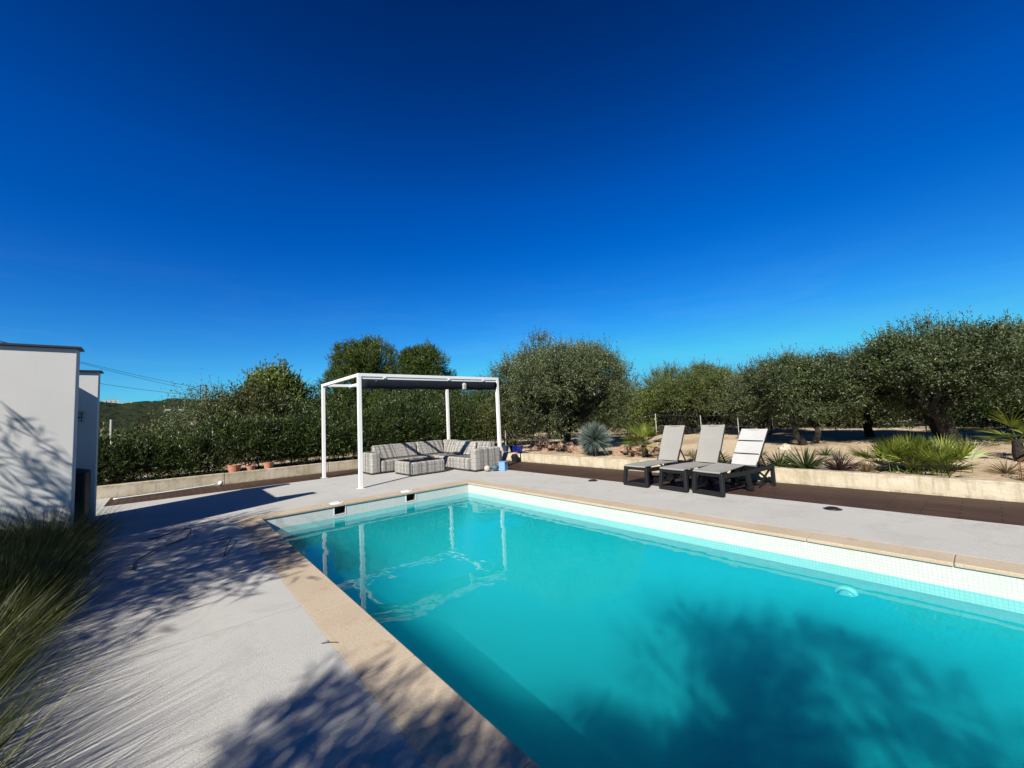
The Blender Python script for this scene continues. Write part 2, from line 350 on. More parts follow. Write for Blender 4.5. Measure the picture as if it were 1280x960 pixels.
def crown_pts(lobes, n, rs, shell=.55, up=.35, minz=-.85, gap=1.0):
    w_ = np.array([a*b*c for _, (a,b,c) in lobes])**.58; w_ /= w_.sum()
    idx = rs.choice(len(lobes), n, p=w_)
    C = np.array([l[0] for l in lobes])[idx]; A = np.array([l[1] for l in lobes])[idx]
    d = unit(rs.normal(size=(n,3))); d[:,2] = np.where(d[:,2] < minz, -d[:,2], d[:,2])
    rad = (shell+(1-shell)*rs.uniform(size=(n,1))**.6)
    rad *= 1+.13*np.sin(d[:,:1]*7+C[:,:1]*3)+.11*np.sin(d[:,1:2]*9+C[:,1:2]*5)+.09*np.sin(d[:,2:]*11)+.05*np.sin(d[:,:1]*23+d[:,2:]*19)
    P = C+d*A*rad
    K = rs.normal(size=(7,3))*np.array([5.5]*3); ph = rs.uniform(0,6.28,7)
    nz = sum(np.sin(P@K[i]+ph[i]) for i in range(7))/7**.5
    keep = nz > -.42*gap; P = P[keep]; d = d[keep]; n = len(P)
    T = unit(d*.8+np.array([0,0,up])+rs.normal(size=(n,3))*.28)
    return P, T
def twig_leaves(P, T, tl, per, ln, wd, rs, spread=.75):
    n = len(P); k = np.tile(np.linspace(0,1,per), n)[:,None]
    Pp = np.repeat(P, per, 0)+np.repeat(T*tl*rs.uniform(.5,1.4,(n,1)), per, 0)*k
    Dd = np.repeat(T, per, 0)+rs.normal(size=(n*per,3))*spread
    return leaves_at(Pp, Dd, ln, wd, rs)
def limb(mb, a, b, r0_, r1_, rs, bend=.15, seg=6, n=8):
    a = np.array(a, float); b = np.array(b, float); L = np.linalg.norm(b-a)
    off = rs.normal(size=3)*bend*L; off[2] = abs(off[2])*.3
    pts = []; rad = []
    for i in range(seg+1):
        t = i/seg; pts.append(a*(1-t)+b*t+off*math.sin(t*math.pi)+rs.normal(size=3)*.02*L*(0<t<1)); rad.append(r0_*(1-t)+r1_*t)
    mb.tube(pts, rad, n, wob=.08)
    return pts
def broad_tree(name, loc, label, lobes, trunk_r, fork_z, leafm, ntwig, per, tl, ln, wd, seed, group=None, lean=(0,0), shell=.5, up=.35, barkm=None, cat='tree', crownname='crown', forks=2, stems=True, shoots=0):
    rs = np.random.default_rng(seed); e = empty(name, loc, label, cat, 0, group)
    if stems:
        tb = MB()
        for f in range(forks):
            fx = (rs.normal()*.12+lean[0]*(1 if f % 2 == 0 else -.6)); fy = rs.normal()*.12+lean[1]
            top = (fx, fy, fork_z*rs.uniform(.85,1.15))
            p = limb(tb, (rs.normal()*trunk_r*.35, rs.normal()*trunk_r*.35, -.12), top, trunk_r*(1.15 if f == 0 else .85), trunk_r*.62, rs, .12, 6, 10)
            for (c, a) in [l for l in lobes if l[1][0] > .38 or len(lobes) < 16][f::forks]:
                q = limb(tb, top, np.array(c)+np.array(a)*rs.uniform(-.2,.2,3), trunk_r*.42, trunk_r*.09, rs, .14, 5, 7)
                for _ in range(5):
                    d = unit(rs.normal(size=3)+np.array([0,0,.4])); limb(tb, q[rs.integers(2,5)], np.array(c)+d*np.array(a)*.85, trunk_r*.085, trunk_r*.02, rs, .1, 4, 5)
        tb.build('trunk', barkm or M_bark, e, smooth=True)
    P, T = crown_pts(lobes, ntwig, rs, shell, up)
    LV = twig_leaves(P, T, tl, per, ln, wd, rs)
    if shoots:
        P2, T2 = crown_pts(lobes, shoots, rs, .90, .9, -.1); T2 = unit(T2+np.array([0,0,.9]))
        LV = np.concatenate([LV, twig_leaves(P2, T2, tl*1.5, int(per*1.6), ln, wd*.9, rs, .6)])
    quads_object(crownname, LV, leafm, e)
    return e
def lobes_for(wx, wy, h, z0, n, rs, core=.50, small=36):
    """n overlapping lobes that fill a crown wx by wy wide, from z0 to h"""
    cz = (h+z0)/2; L = [((0,0,cz), (wx*core/2, wy*core/2, (h-z0)*core/2))]
    for i in range(n):
        a = 2*math.pi*(i+rs.uniform(-.3,.3))/n; k = rs.uniform(.48,.70); s = rs.uniform(.18,.32)
        z = cz+(h-z0)*rs.uniform(-.16,.22)
        L.append(((math.cos(a)*wx/2*k, math.sin(a)*wy/2*k, z), (wx*s, wy*s, min(h-z, z-z0)*rs.uniform(.75,1.0))))
    L.append(((rs.uniform(-.1,.1)*wx, rs.uniform(-.1,.1)*wy, h-(h-z0)*.3), (wx*.25, wy*.25, (h-z0)*.3)))
    for i in range(small):                              # small clumps that break the outline
        d_ = unit(rs.normal(size=3)); d_[2] = abs(d_[2]) if rs.uniform() < .8 else d_[2]; q = rs.uniform(.82,1.08); s = rs.uniform(.07,.14)
        L.append(((d_[0]*wx/2*q, d_[1]*wy/2*q, cz+d_[2]*(h-z0)/2*q), (wx*s, wy*s, wx*s*1.15)))
    return L
def blade_strip(base, d, length, width, droop, rs, seg=3, side=None):
    """(seg,4,3) quads of one arching blade"""
    p = np.array(base, float); d = unit(np.array(d, float)); q = []
    s = side if side is not None else unit(np.cross(d, unit(rs.normal(size=3))))
    ww = [1,.9,.6,.06] if seg == 3 else list(np.linspace(1,.08,seg+1))
    for i in range(seg):
        p2 = p+d*length/seg; q.append([p-s*width/2*ww[i], p+s*width/2*ww[i], p2+s*width/2*ww[i+1], p2-s*width/2*ww[i+1]])
        p = p2; d = unit(d+np.array([0,0,-droop/seg]))
    return q
def island_quads(name, strips, m, parent):
    """strips: list of (seg,4,3); neighbours in a strip share vertices so each blade is one island"""
    V = []; F = []
    for st in strips:
        o = len(V); V += [st[0][0], st[0][1]]
        for i, q in enumerate(st):
            V += [q[3], q[2]]; F.append((o+2*i, o+2*i+1, o+2*i+3, o+2*i+2))
    me = bpy.data.meshes.new(name); me.from_pydata([tuple(map(float, v)) for v in V], [], F); me.materials.append(m); me.update()
    ob = bpy.data.objects.new(name, me); col.objects.link(ob)
    if parent: ob.parent = parent
    return ob

# ------------------------------------------------------------------ terrain
PX0, PX1, PY0, PY1 = 1.103, 4.89, -2.7, 7.263       # pool, inner edge of the coping
OX0, OX1, OY0, OY1 = .803, 5.16, -3.0, 7.55          # pool, outer edge of the coping
DX, DY, WX, WY = 6.62, 11.05, 8.05, 12.45            # concrete deck edge, timber edge
def gz(x, y):
    r_ = math.hypot(x-4, y-4)
    z = -.06
    if x > 8.1 or y > 12.5:
        z = .19+.03*math.sin(x*1.3+y)*math.sin(y*.9)+.02*math.sin(x*3.1)*math.sin(y*2.7)
        if x > 8.1 and y < 12: z += min(.12, max(0, (x-9)*.02))
    if r_ > 45: z -= min(16, (r_-45)*.12)
    return z
xs = sorted(set([-3000,-1200,-500,-200,-90,-50,-30,-18,-10,-6,-4,-2,0,OX0+.1,2.5,4,OX1-.1,6,8.1,8.15]+[8.5+.5*i for i in range(30)]+[25,30,38,50,80,150,300,700,1500,3000]))
ys = sorted(set([-3000,-1200,-500,-200,-90,-50,-30,-18,-10,-6,-4,OY0+.1,-1.5,0,2,4,6,OY1-.1,9,11,12.5,12.55]+[13+.5*i for i in range(16)]+[23,26,32,40,50,80,150,300,700,1500,3000]+[-3.4,-2.2,-.8,.6,1.3,2.7,3.3,4.7,5.3,6.7]))
g = MB(); idx = {}
for i, x in enumerate(xs):
    for j, y in enumerate(ys): idx[i,j] = len(g.v); g.v.append((x, y, gz(x, y)))
for i in range(len(xs)-1):
    for j in range(len(ys)-1):
        cx, cy = (xs[i]+xs[i+1])/2, (ys[j]+ys[j+1])/2
        if OX0 < cx < OX1 and OY0 < cy < OY1: continue
        g.f.append((idx[i,j], idx[i+1,j], idx[i+1,j+1], idx[i,j+1])); g.mi.append(0)
struct(g.build('ground', M_ground, smooth=True))

def hill_height(r_, az):
    a = math.degrees(az)
    e = .0555-.0125*max(0, min(1, (a-4)/22)) + .004*math.sin(a*.21)+.0018*math.sin(a*.9+1)+.0010*math.sin(a*2.3)
    ridge = 1500*e+CAM_H
    if r_ < 250: return -17.5
    t = min(1, (r_-250)/1250); t = t*t*(3-2*t)
    z = -17.5+(ridge+17.5)*t + 7*math.sin(r_*.011+a*.12)*min(1, t*3)*(1-t)
    if r_ > 1500: z -= (r_-1500)*.15
    return z
NA, NR = 620, 190; hm = MB()
azs = np.linspace(R(-30), R(120), NA); rs_ = np.geomspace(60, 1900, NR)
for i, r_ in enumerate(rs_):
    for a in azs:
        jit = rng.uniform(-1,1)*min(3.2, r_*.0035); hm.v.append((r_*math.sin(a), r_*math.cos(a), hill_height(r_, a)+jit))
for i in range(NR-1):
    for j in range(NA-1):
        hm.f.append((i*NA+j, (i+1)*NA+j, (i+1)*NA+j+1, i*NA+j+1))
hm.mi = [0]*len(hm.f)
struct(hm.build('hill', M_hill, smooth=True))

# ------------------------------------------------------------------ pool
d = MB()
def slab(x0, x1, y0, y1): d.box(x0, x1, y0, y1, -.05, 0)
struct(MB().box(-.75,OX0,-4,3.487,-.05,0).box(-.75,OX0,3.493,OY1-.004,-.05,0).box(-.75,OX0,3.487,3.493,-.05,-.012).box(-3.5,DX,OY1,DY,-.05,0).box(OX1,DX,-4,OY1,-.05,0).box(-3.5,-.87,DY,WY,-.05,0).box(OX0,OX1,-4,OY0,-.05,0).build('pool_deck', M_deck))
cp = MB(); O = .018
def ringseg(x0,x1,y0,y1): cp.box(x0,x1,y0,y1,-.034,-.001)
def run(a0, a1, step, fn):
    n = max(1, round((a1-a0)/step)); s = (a1-a0)/n
    for i in range(n): fn(a0+i*s+.002, a0+(i+1)*s-.002)
run(PY0, PY1, .995, lambda a, b: ringseg(OX0, PX0+O, a+.002, b)); run(PY0, PY1, .995, lambda a, b: ringseg(PX1-O, OX1, a, b))
run(PX0+O, PX1-O, .94, lambda a, b: ringseg(a, b, PY1-O, OY1)); run(PX0+O, PX1-O, .94, lambda a, b: ringseg(a, b, OY0, PY0+O))
for x0, x1 in ((OX0, PX0+O), (PX1-O, OX1)):
    ringseg(x0, x1, PY1+.002, OY1); ringseg(x0, x1, OY0, PY0-.002)
struct(cp.build('pool_coping', M_cop, bev=.006))
WATER = -.21; TB = -.30
def fz(y): return -.92-.216*(y-2.2) if y > 1 else -.66
pb = MB()
for x, flip in ((PX0, 0), (PX1, 1)):                        # mosaic band
    v = [(x,PY0,-.03),(x,PY1,-.03),(x,PY1,TB),(x,PY0,TB)]; pb.add(v, [(0,1,2,3) if flip else (3,2,1,0)], 1)
SK = [(2.18,2.36), (3.48,3.66)]                             # skimmer mouths in the far wall
def farband(x0, x1, z0=-.03, z1=TB): pb.add([(x0,PY1,z0),(x1,PY1,z0),(x1,PY1,z1),(x0,PY1,z1)], [(3,2,1,0)], 2)
farband(PX0, 2.18); farband(2.36, 3.48); farband(3.66, PX1)
for a, b in SK: farband(a, b, -.16, TB)
pb.add([(PX0,PY0,-.03),(PX1,PY0,-.03),(PX1,PY0,TB),(PX0,PY0,TB)], [(0,1,2,3)], 2)
struct(pb.build('pool_basin', [M_liner, M_tiley, M_tilex]))
fl = MB(); RC = .95
cv = [RC*(1-math.cos(i/14*math.pi/2)) for i in range(15)]
fx = [PX0, PX0, 1.8, 2.5, 3.2]+[PX1-q for q in reversed(cv)]; fy = [PY0, PY0, -1.5, -.5, .2, .7, 1, 1.3, 2.2, 3.2, 4.2, 5.2]+[PY1-q for q in reversed(cv)]
for i, x in enumerate(fx):
    for j, y in enumerate(fy):
        q = [math.sqrt(max(0, 1-((RC-min(RC, d_))/RC)**2)) for d_ in (PX1-x, PY1-y)]
        z = TB+(fz(y)-TB)*q[0]*q[1]
        if i == 0 or j == 0: z = TB
        fl.v.append((x, y, z))
for i in range(len(fx)-1):
    for j in range(len(fy)-1):
        n_ = len(fy); fl.f.append((i*n_+j, (i+1)*n_+j, (i+1)*n_+j+1, i*n_+j+1)); fl.mi.append(0)
fo = fl.build('pool_floor', M_liner, smooth=True); struct(fo)
es = fo.modifiers.new('split', 'EDGE_SPLIT'); es.split_angle = R(60)
# water: a clear surface that mirrors by Fresnel
mw = bpy.data.materials.new('clear_water'); mw.use_nodes = True; n_ = mw.node_tree; n_.nodes.clear()
wo = n_.nodes.new('ShaderNodeOutputMaterial'); tr = n_.nodes.new('ShaderNodeBsdfTransparent'); tr.inputs[0].default_value = (.50,.97,1,1)
gl = n_.nodes.new('ShaderNodeBsdfGlossy'); gl.inputs['Roughness'].default_value = .02
mx = n_.nodes.new('ShaderNodeMixShader')
bp = n_.nodes.new('ShaderNodeBump'); bp.inputs['Strength'].default_value = .11; bp.inputs['Distance'].default_value = .05
wv = noise(mw, coords(mw, (1,1,1)), 1.7, 3, .5, .6); lk(mw, wv, bp.inputs['Height'])
lk(mw, bp.outputs[0], gl.inputs['Normal']); 
_g = n_.nodes.new('ShaderNodeNewGeometry'); _d = n_.nodes.new('ShaderNodeVectorMath'); _d.operation = 'DOT_PRODUCT'
lk(mw, _g.outputs['Incoming'], _d.inputs[0]); lk(mw, bp.outputs[0], _d.inputs[1])
def mth(op, a, b=None):
    q = n_.nodes.new('ShaderNodeMath'); q.operation = op
    for i_, v_ in enumerate((a, b)):
        if v_ is None: continue
        if isinstance(v_, (int, float)): q.inputs[i_].default_value = v_
        else: lk(mw, v_, q.inputs[i_])
    return q.outputs[0]
_f = mth('ADD', mth('MULTIPLY', mth('POWER', mth('SUBTRACT', 1.0, mth('ABSOLUTE', _d.outputs['Value'])), 5.0), .98), .02)   # Schlick, same from both sides
lk(mw, _f, mx.inputs[0]); lk(mw, tr.outputs[0], mx.inputs[1]); lk(mw, gl.outputs[0], mx.inputs[2]); lk(mw, mx.outputs[0], wo.inputs[0])
pv = n_.nodes.new('ShaderNodeVolumeScatter'); pv.inputs['Color'].default_value = (.05,.76,.755,1); pv.inputs['Density'].default_value = .50; pv.inputs['Anisotropy'].default_value = .2
lk(mw, pv.outputs[0], wo.inputs['Volume'])
struct(MB().box(PX0-.01,PX1+.01,PY0-.01,PY1+.01,-2.7,WATER).build('pool_water', mw))
for (a, b), lab in zip(SK, ('square skimmer opening in the far pool wall, nearest the left corner', 'square skimmer opening in the far pool wall, nearest the middle of that wall')):
    e = empty('skimmer', ((a+b)/2, PY1, -.16), lab, 'skimmer', 0, 'skimmers in the far pool wall'); hw = (b-a)/2
    m_ = MB().box(-hw-.012,hw+.012,-.006,.0,.125,.138).box(-hw-.012,hw+.012,-.006,.0,-.012,0).box(-hw-.012,-hw,-.006,0,0,.125).box(hw,hw+.012,-.006,0,0,.125)
    m_.build('frame', M_white, e)
    MB().add([(-hw,.0,0),(hw,.0,0),(hw,.2,0),(-hw,.2,0),(-hw,0,.125),(hw,0,.125),(hw,.2,.125),(-hw,.2,.125)], [(0,1,2,3),(7,6,5,4),(0,3,7,4),(2,1,5,6),(3,2,6,7)]).build('throat', mat('skimmer_throat', (.22,.18,.12), .7), e)
    c = empty('inspection_cover', ((a+b)/2, PY1+.17, -.001), 'white round lid set in the coping above the ' + ('left' if a < 3 else 'right') + ' skimmer opening', 'cover', 0, 'covers set in the coping')
    MB().lathe([(.115,0),(.115,.007),(.10,.010)], 28).build('plate', M_white, c); MB().lathe([(.018,.010),(.018,.013)], 12, (.06,0)).build('finger_hole', M_dark, c)
e = empty('pool_lamp', (PX1-.03, 1.0, -.475), 'round underwater lamp on the right pool wall just below the waterline', 'pool lamp')
MB().tube([(0,0,0),(-.03,0,0),(-.045,0,0)], [.105,.10,.08], 28).build('rim', mat('pale_teal_rim', (.30,.62,.58), .4), e, smooth=False); MB().tube([(-.0455,0,0),(-.055,0,0)], [.078,.05], 28).build('lens', M_lamp, e, smooth=True)

# ------------------------------------------------------------------ timber deck and low walls
struct(MB().box(DX+.004,WX,-4,WY,-.05,-.006).box(-.866,DX,DY+.004,WY,-.05,-.006).build('timber_deck', M_wood))
def low_wall(name, label, segs, m):
    e = empty(name, segs[0][0], label, 'wall'); b = MB(); lx, ly, lz = segs[0][0]
    for (x0,y0,_), (x1,y1,h) in segs: b.box(x0-lx, x1-lx, y0-ly, y1-ly, -.06, h)
    b.build('stonework', m, e, bev=.012)
    return e
w1 = low_wall('garden_wall', 'long low pale stone wall behind the sun loungers, along the orchard', [((WX,-4,0),(WX+.17,3.2,.235)),((WX,3.203,0),(WX+.17,8.97,.235)),((WX,8.975,0),(WX+.17,9.16,.23))], M_stone)
w2 = low_wall('garden_wall', 'short stretch of low pale stone wall under the blue pots', [((WX,9.42,0),(WX+.17,WY,.235))], M_stone)
w3 = low_wall('garden_wall', 'low beige stone wall in front of the dark hedge at the back', [((-1.4,WY,0),(1.15,WY+.16,.27)),((1.155,WY,0),(3.6,WY+.16,.265)),((3.605,WY,0),(WX+.17,WY+.16,.26))], M_stone)

# ------------------------------------------------------------------ rendered walls at the left
W1Y, W2Y, WH1, WH2 = 7.37, 9.34, 2.45, 2.38
def tall_wall(label, x0, x1, y0, y1, h, over=.035):
    e = empty('white_wall', (x1, y0, 0), label, 'wall', 0, 'white rendered walls at the left')
    MB().box(x0-x1, 0, 0, y1-y0, -.04, h).build('render', M_render, e, bev=.008)
    MB().box(x0-x1, over, -over, y1-y0+over, h+.001, h+.028).build('coping_cap', M_cap, e, bev=.003)
    return e
tall_wall('tall white rendered wall at the left edge, palm shadows on it', -4.2, -.857, W1Y, W1Y+.22, WH1)
tall_wall('narrow white wall mostly in blue shade behind the nearer white wall', -1.72, -.835, W2Y, W2Y+.2, WH2)
e = empty('white_wall', (-1.5, W1Y+.23, 0), 'white wall joining the two parallel walls, hidden behind the nearer one', 'wall')
MB().box(-.2, 0, 0, W2Y-W1Y-.25, -.04, 2.44).build('render', M_render, e)
MB().box(-.22, .02, 0, W2Y-W1Y-.25, 2.441, 2.466).build('coping_cap', M_cap, e)
e = empty('covered_grill', (-1.18, 9.0, 0), 'black covered garden grill standing in the shade against the narrow white wall', 'grill')
MB().add([(-.28,-.3,.1),(.3,-.3,.1),(.3,.3,.1),(-.28,.3,.1),(-.28,-.29,.80),(.3,-.29,.80),(.3,.3,.82),(-.28,.3,.82),(-.05,.0,.89),(.12,.0,.89)],
    [(0,3,2,1),(0,1,5,4),(1,2,6,5),(2,3,7,6),(3,0,4,7),(4,5,9,8),(5,6,9),(6,7,8,9),(7,4,8)]).build('cover', M_cover, e, bev=.03, seg=3)
for sx in (-.24,.26):
    for sy in (-.25,.25): MB().tube([(sx,sy,0),(sx,sy,.12)], .02).build('leg', M_dark, e)
MB().tube([(-.96,8.95,.30),(-.75,8.55,.02)], .012, 8).build('pipe', M_metal)
tag(bpy.data.objects['pipe'], 'thin pale metal pipe leaning at the foot of the narrow white wall', 'pipe')
e = empty('wall_ornament', (-1.10, W2Y-.02, 1.68), 'dark wrought metal ornament hung on the narrow white wall', 'ornament')
ob = MB()
for zz in (.02,.05,-.03,-.09): ob.bar((-.12,0,zz),(.12,0,zz),.008)
ob.bar((.0,0,-.09),(0,0,.05),.008).bar((.09,0,-.09),(.09,0,.05),.008).bar((-.09,0,-.09),(-.09,0,.05),.008)
ob.build('bars', M_dark, e)
for q in ((0,.14),(.045,-.03),(0,-.19)): MB().tube([(q[0],-.012,q[1]),(q[0],.012,q[1])], .045 if q[0]==0 else .022, 16).build('disc', M_dark, e)

# ------------------------------------------------------------------ pergola
A0, A1, B0, B1, PH = 3.115, 6.85, 8.60, 11.18, 2.41
e = empty('pergola', (A0, B0, 0), 'white metal pergola with a rolled dark blind over the wicker sofa', 'pergola')
X, Y, t = A1-A0, B1-B0, .075
for (x, y) in ((0,0),(X,0),(0,Y),(X,Y)):
    p = MB().box(x-t/2,x+t/2,y-t/2,y+t/2,.006,PH-.07).build('post', M_white, e, bev=.004)
    MB().box(x-.07,x+.07,y-.07,y+.07,0,.006).build('foot_plate', M_white, p)
for y in (0, Y): MB().box(-t/2,X+t/2,y-t/2,y+t/2,PH-.068,PH).build('beam', M_white, e, bev=.004)
for x in (0, X): MB().box(x-t/2,x+t/2,t/2+.001,Y-t/2-.001,PH-.068,PH-.002).build('beam', M_white, e, bev=.004)
MB().box(.70-.025,.70+.025,t/2+.001,Y-t/2-.001,PH-.075,PH-.012).build('rafter', M_white, e, bev=.003)
MB().box(t/2+.001,X-t/2-.001,-.022,.022,PH-.125,PH-.070).build('blind_rail', M_white, e, bev=.003)
bl = MB(); prof = [(-.012,PH-.112),(.04,PH-.13),(.055,PH-.19),(.045,PH-.26),(.02,PH-.325),(.008,PH-.33),(-.022,PH-.315),(-.045,PH-.24),(-.05,PH-.17),(-.035,PH-.125)]
n_p = len(prof); ST = 30
for i in range(ST+1):
    x = .05+(X-.10)*i/ST; sag = .012*math.sin(i*1.9)+.010*math.sin(i*.7)
    for (yy, zz) in prof: bl.v.append((x, yy, zz+sag*(PH-.11-zz)*3))
for i in range(ST):
    for k in range(n_p): bl.f.append((i*n_p+k, i*n_p+(k+1)%n_p, (i+1)*n_p+(k+1)%n_p, (i+1)*n_p+k))
bl.f += [tuple(reversed(range(n_p))), tuple(ST*n_p+k for k in range(n_p))]; bl.mi = [0]*len(bl.f)
bl.build('rolled_blind', M_canvas, e, smooth=True)
for x in (.55, 2.2, 3.25):
    MB().box(x-.03,x+.03,-.045,.03,PH-.10,PH-.066).build('bracket', M_white, e, bev=.004)
MB().tube([(.35,-.06,PH-.16),(.35,-.045,PH-.16)], .02, 10).build('knob', M_metal, e)
e2 = empty('hanging_lantern', (A0+2.63, B0-.06, PH-.16), 'small grey lantern hanging in front of the rolled dark blind', 'lantern')
MB().lathe([(.02,-.17),(.055,-.165),(.06,-.05),(.045,-.015),(.012,-.005)], 14).build('body', mottled('grey_lantern', (.35,.35,.33), (.5,.5,.47), 8, 40), e2, smooth=False)
for k in range(6):
    a = k*math.pi/3; MB().bar((.061*math.cos(a),.061*math.sin(a),-.16),(.061*math.cos(a),.061*math.sin(a),-.05),.006).build('rib', M_metal, e2)
MB().tube([(0,0,-.006),(0,.02,.07)], .004, 6).build('hook', M_metal, e2)

# ------------------------------------------------------------------ wicker corner sofa and table
def cushion_box(name, parent, x0,x1,y0,y1,z0,z1, bev=.035, m=None): return MB().box(x0,x1,y0,y1,z0,z1).build(name, m or M_wicker, parent, bev=bev, seg=4)
def wedge(name, parent, pts, y0, y1, axis, bev=.03):
    b = MB().prism(pts, y0, y1)
    if axis == 'y': b.v = [(y, x, z) for x, y, z in b.v]; b.f = [tuple(reversed(f)) for f in b.f]
    return b.build(name, M_wicker, parent, bev=bev, seg=4)
FB, BB = 10.42, 11.10            # front and back of the row at the rear
sofa = empty('wicker_sofa', (4.06, FB, 0), 'left run of the grey and white wicker corner sofa, with the left armrest', 'sofa', 0, 'wicker corner sofa units')
Lx = 1.56
cushion_box('armrest', sofa, 0,.26,.02,BB-FB,.03,.56, .045)
cushion_box('base', sofa, .265,Lx,.03,BB-FB-.02,.03,.34, .05)
wedge('backrest', sofa, [(.46,.345),(.56,.72),(BB-FB+.0,.72),(BB-FB+.0,.345)], .262, Lx-.01, 'y')
MB().box(.02,Lx-.02,.05,BB-FB-.02,.0,.03).build('plinth', M_dark, sofa)
s2 = empty('wicker_sofa', (4.06+Lx+.01, FB, 0), 'corner section of the wicker sofa where the two runs meet', 'sofa', 0, 'wicker corner sofa units')
Lc = 6.73-(4.06+Lx+.01)
cushion_box('base', s2, 0,Lc,.03,BB-FB-.02,.03,.34, .05)
wedge('backrest', s2, [(.46,.345),(.56,.72),(BB-FB,.72),(BB-FB,.345)], .004, Lc-.23, 'y')
wedge('backrest', s2, [(Lc-.23,.345),(Lc-.14,.72),(Lc,.72),(Lc,.345)], .0, BB-FB-.0, 'x')
MB().box(.02,Lc-.02,.05,BB-FB-.02,.0,.03).build('plinth', M_dark, s2)
s3 = empty('wicker_sofa', (5.88, 8.40, 0), 'right run of the wicker corner sofa, its tall armrest facing the pool', 'sofa', 0, 'wicker corner sofa units')
Wd, Ld = .85, FB-8.40-.01
cushion_box('armrest', s3, .0,Wd-.01,.0,.24,.03,.57, .045)
cushion_box('base', s3, -.02,Wd-.01,.245,Ld,.03,.34, .05)
wedge('backrest', s3, [(Wd-.24,.345),(Wd-.15,.70),(Wd,.70),(Wd,.345)], .245, Ld-.005, 'x')
MB().box(.02,Wd-.03,.02,Ld,.0,.03).build('plinth', M_dark, s3)
for i, (yy, rz, lab) in enumerate(((1.02,.04,'square wicker back cushion nearest the pool, propped on the sofa corner'), (1.52,-.05,'square wicker back cushion propped in the inner corner of the sofa'))):
    c = empty('cushion', (5.88+.60, 8.40+yy, .345), lab, 'cushion', rz, 'loose back cushions on the sofa')
    b = MB().prism([(-.14,0),(-.02,.36),(.07,.36),(-.04,0)], -.235, .235).build('cushion_pad', M_wicker, c, bev=.035, seg=4)
tb = empty('wicker_table', (4.56, 9.18, 0), 'low grey and white wicker coffee table with a dark glass top', 'table')
cushion_box('base', tb, 0,.94,.0,1.0,.02,.335, .05)
MB().box(.06,.88,.06,.94,.336,.344).build('glass_top', M_glass, tb, bev=.002)
MB().box(-.004,.006,-.004,.006,.02,.31).build('corner_strip', M_dark, tb)
MB().box(.02,.92,.02,.98,0,.02).build('plinth', M_dark, tb)
tr_ = empty('tray', (4.98, 9.75, .344), 'small dark tray lying on the glass top of the wicker table', 'tray')
MB().box(-.16,.16,-.1,.1,0,.008).box(-.16,.16,-.1,-.09,.008,.03).box(-.16,.16,.09,.1,.008,.03).box(-.16,-.15,-.09,.09,.008,.03).box(.15,.16,-.09,.09,.008,.03).build('tray_body', mat('grey_tray', (.16,.16,.17), .3), tr_)

def sphere(r_, n=20): return [(max(.002, r_*math.sin(math.pi*i/n)), r_-r_*math.cos(math.pi*i/n)) for i in range(n+1)]
tag(MB().lathe(sphere(.078), 24).build('garden_ball', M_ball, smooth=True), 'pale grey ball on the deck beside the right end of the sofa', 'ball', 'balls beside the sofa').location = (6.12,8.22,0)
tag(MB().lathe(sphere(.085), 24).build('garden_ball', M_ball2, smooth=True), 'dark blue-grey ball between the pale ball and the light blue box', 'ball', 'balls beside the sofa').location = (6.29,8.12,0)
e = empty('storage_box', (6.48, 8.02, 0), 'light blue plastic box on the deck beside the two balls', 'box', R(20))
MB().box(-.085,.085,-.085,.085,0,.20).build('box_body', M_lblue, e, bev=.01); MB().box(-.092,.092,-.092,.092,.201,.225).build('lid', M_lblue, e, bev=.006)

def pot(label, loc, rad, h, m, top=1.0, plant=None, group=None, cat='plant pot'):
    e = empty('plant_pot', loc, label, cat, 0, group)
    MB().lathe([(rad*.68,0),(rad*.95,h*.75),(rad*top,h*.9),(rad*1.05*top,h*.91),(rad*1.05*top,h),(rad*.92*top,h),(rad*.88*top,h*.88)], 22).build('pot_body', m, e, smooth=False)
    MB().lathe([(.01,h*.86),(rad*.86*top,h*.87)], 16).build('soil', M_soil, e)
    return e
pot('cobalt blue glazed pot standing on the low wall, right of the other', (WX+.20, 9.42, .236), .13, .19, M_blue, group='blue pots on the low wall')
pot('cobalt blue glazed pot on the low wall, in the middle of the blue group', (WX+.18, 9.66, .236), .12, .19, M_blue, group='blue pots on the low wall')
pot('darker slate blue pot on the low wall nearest the sofa', (WX+.18, 10.03, .236), .11, .20, mat('slate_blue_glaze', (.03,.06,.11), .35), group='blue pots on the low wall')
pot('black flared shape standing against the low wall under the blue pots', (WX-.13, 9.25, -.006), .12, .225, M_dark, top=.62)  # pot-shaped black body put at the dark gap in the low wall

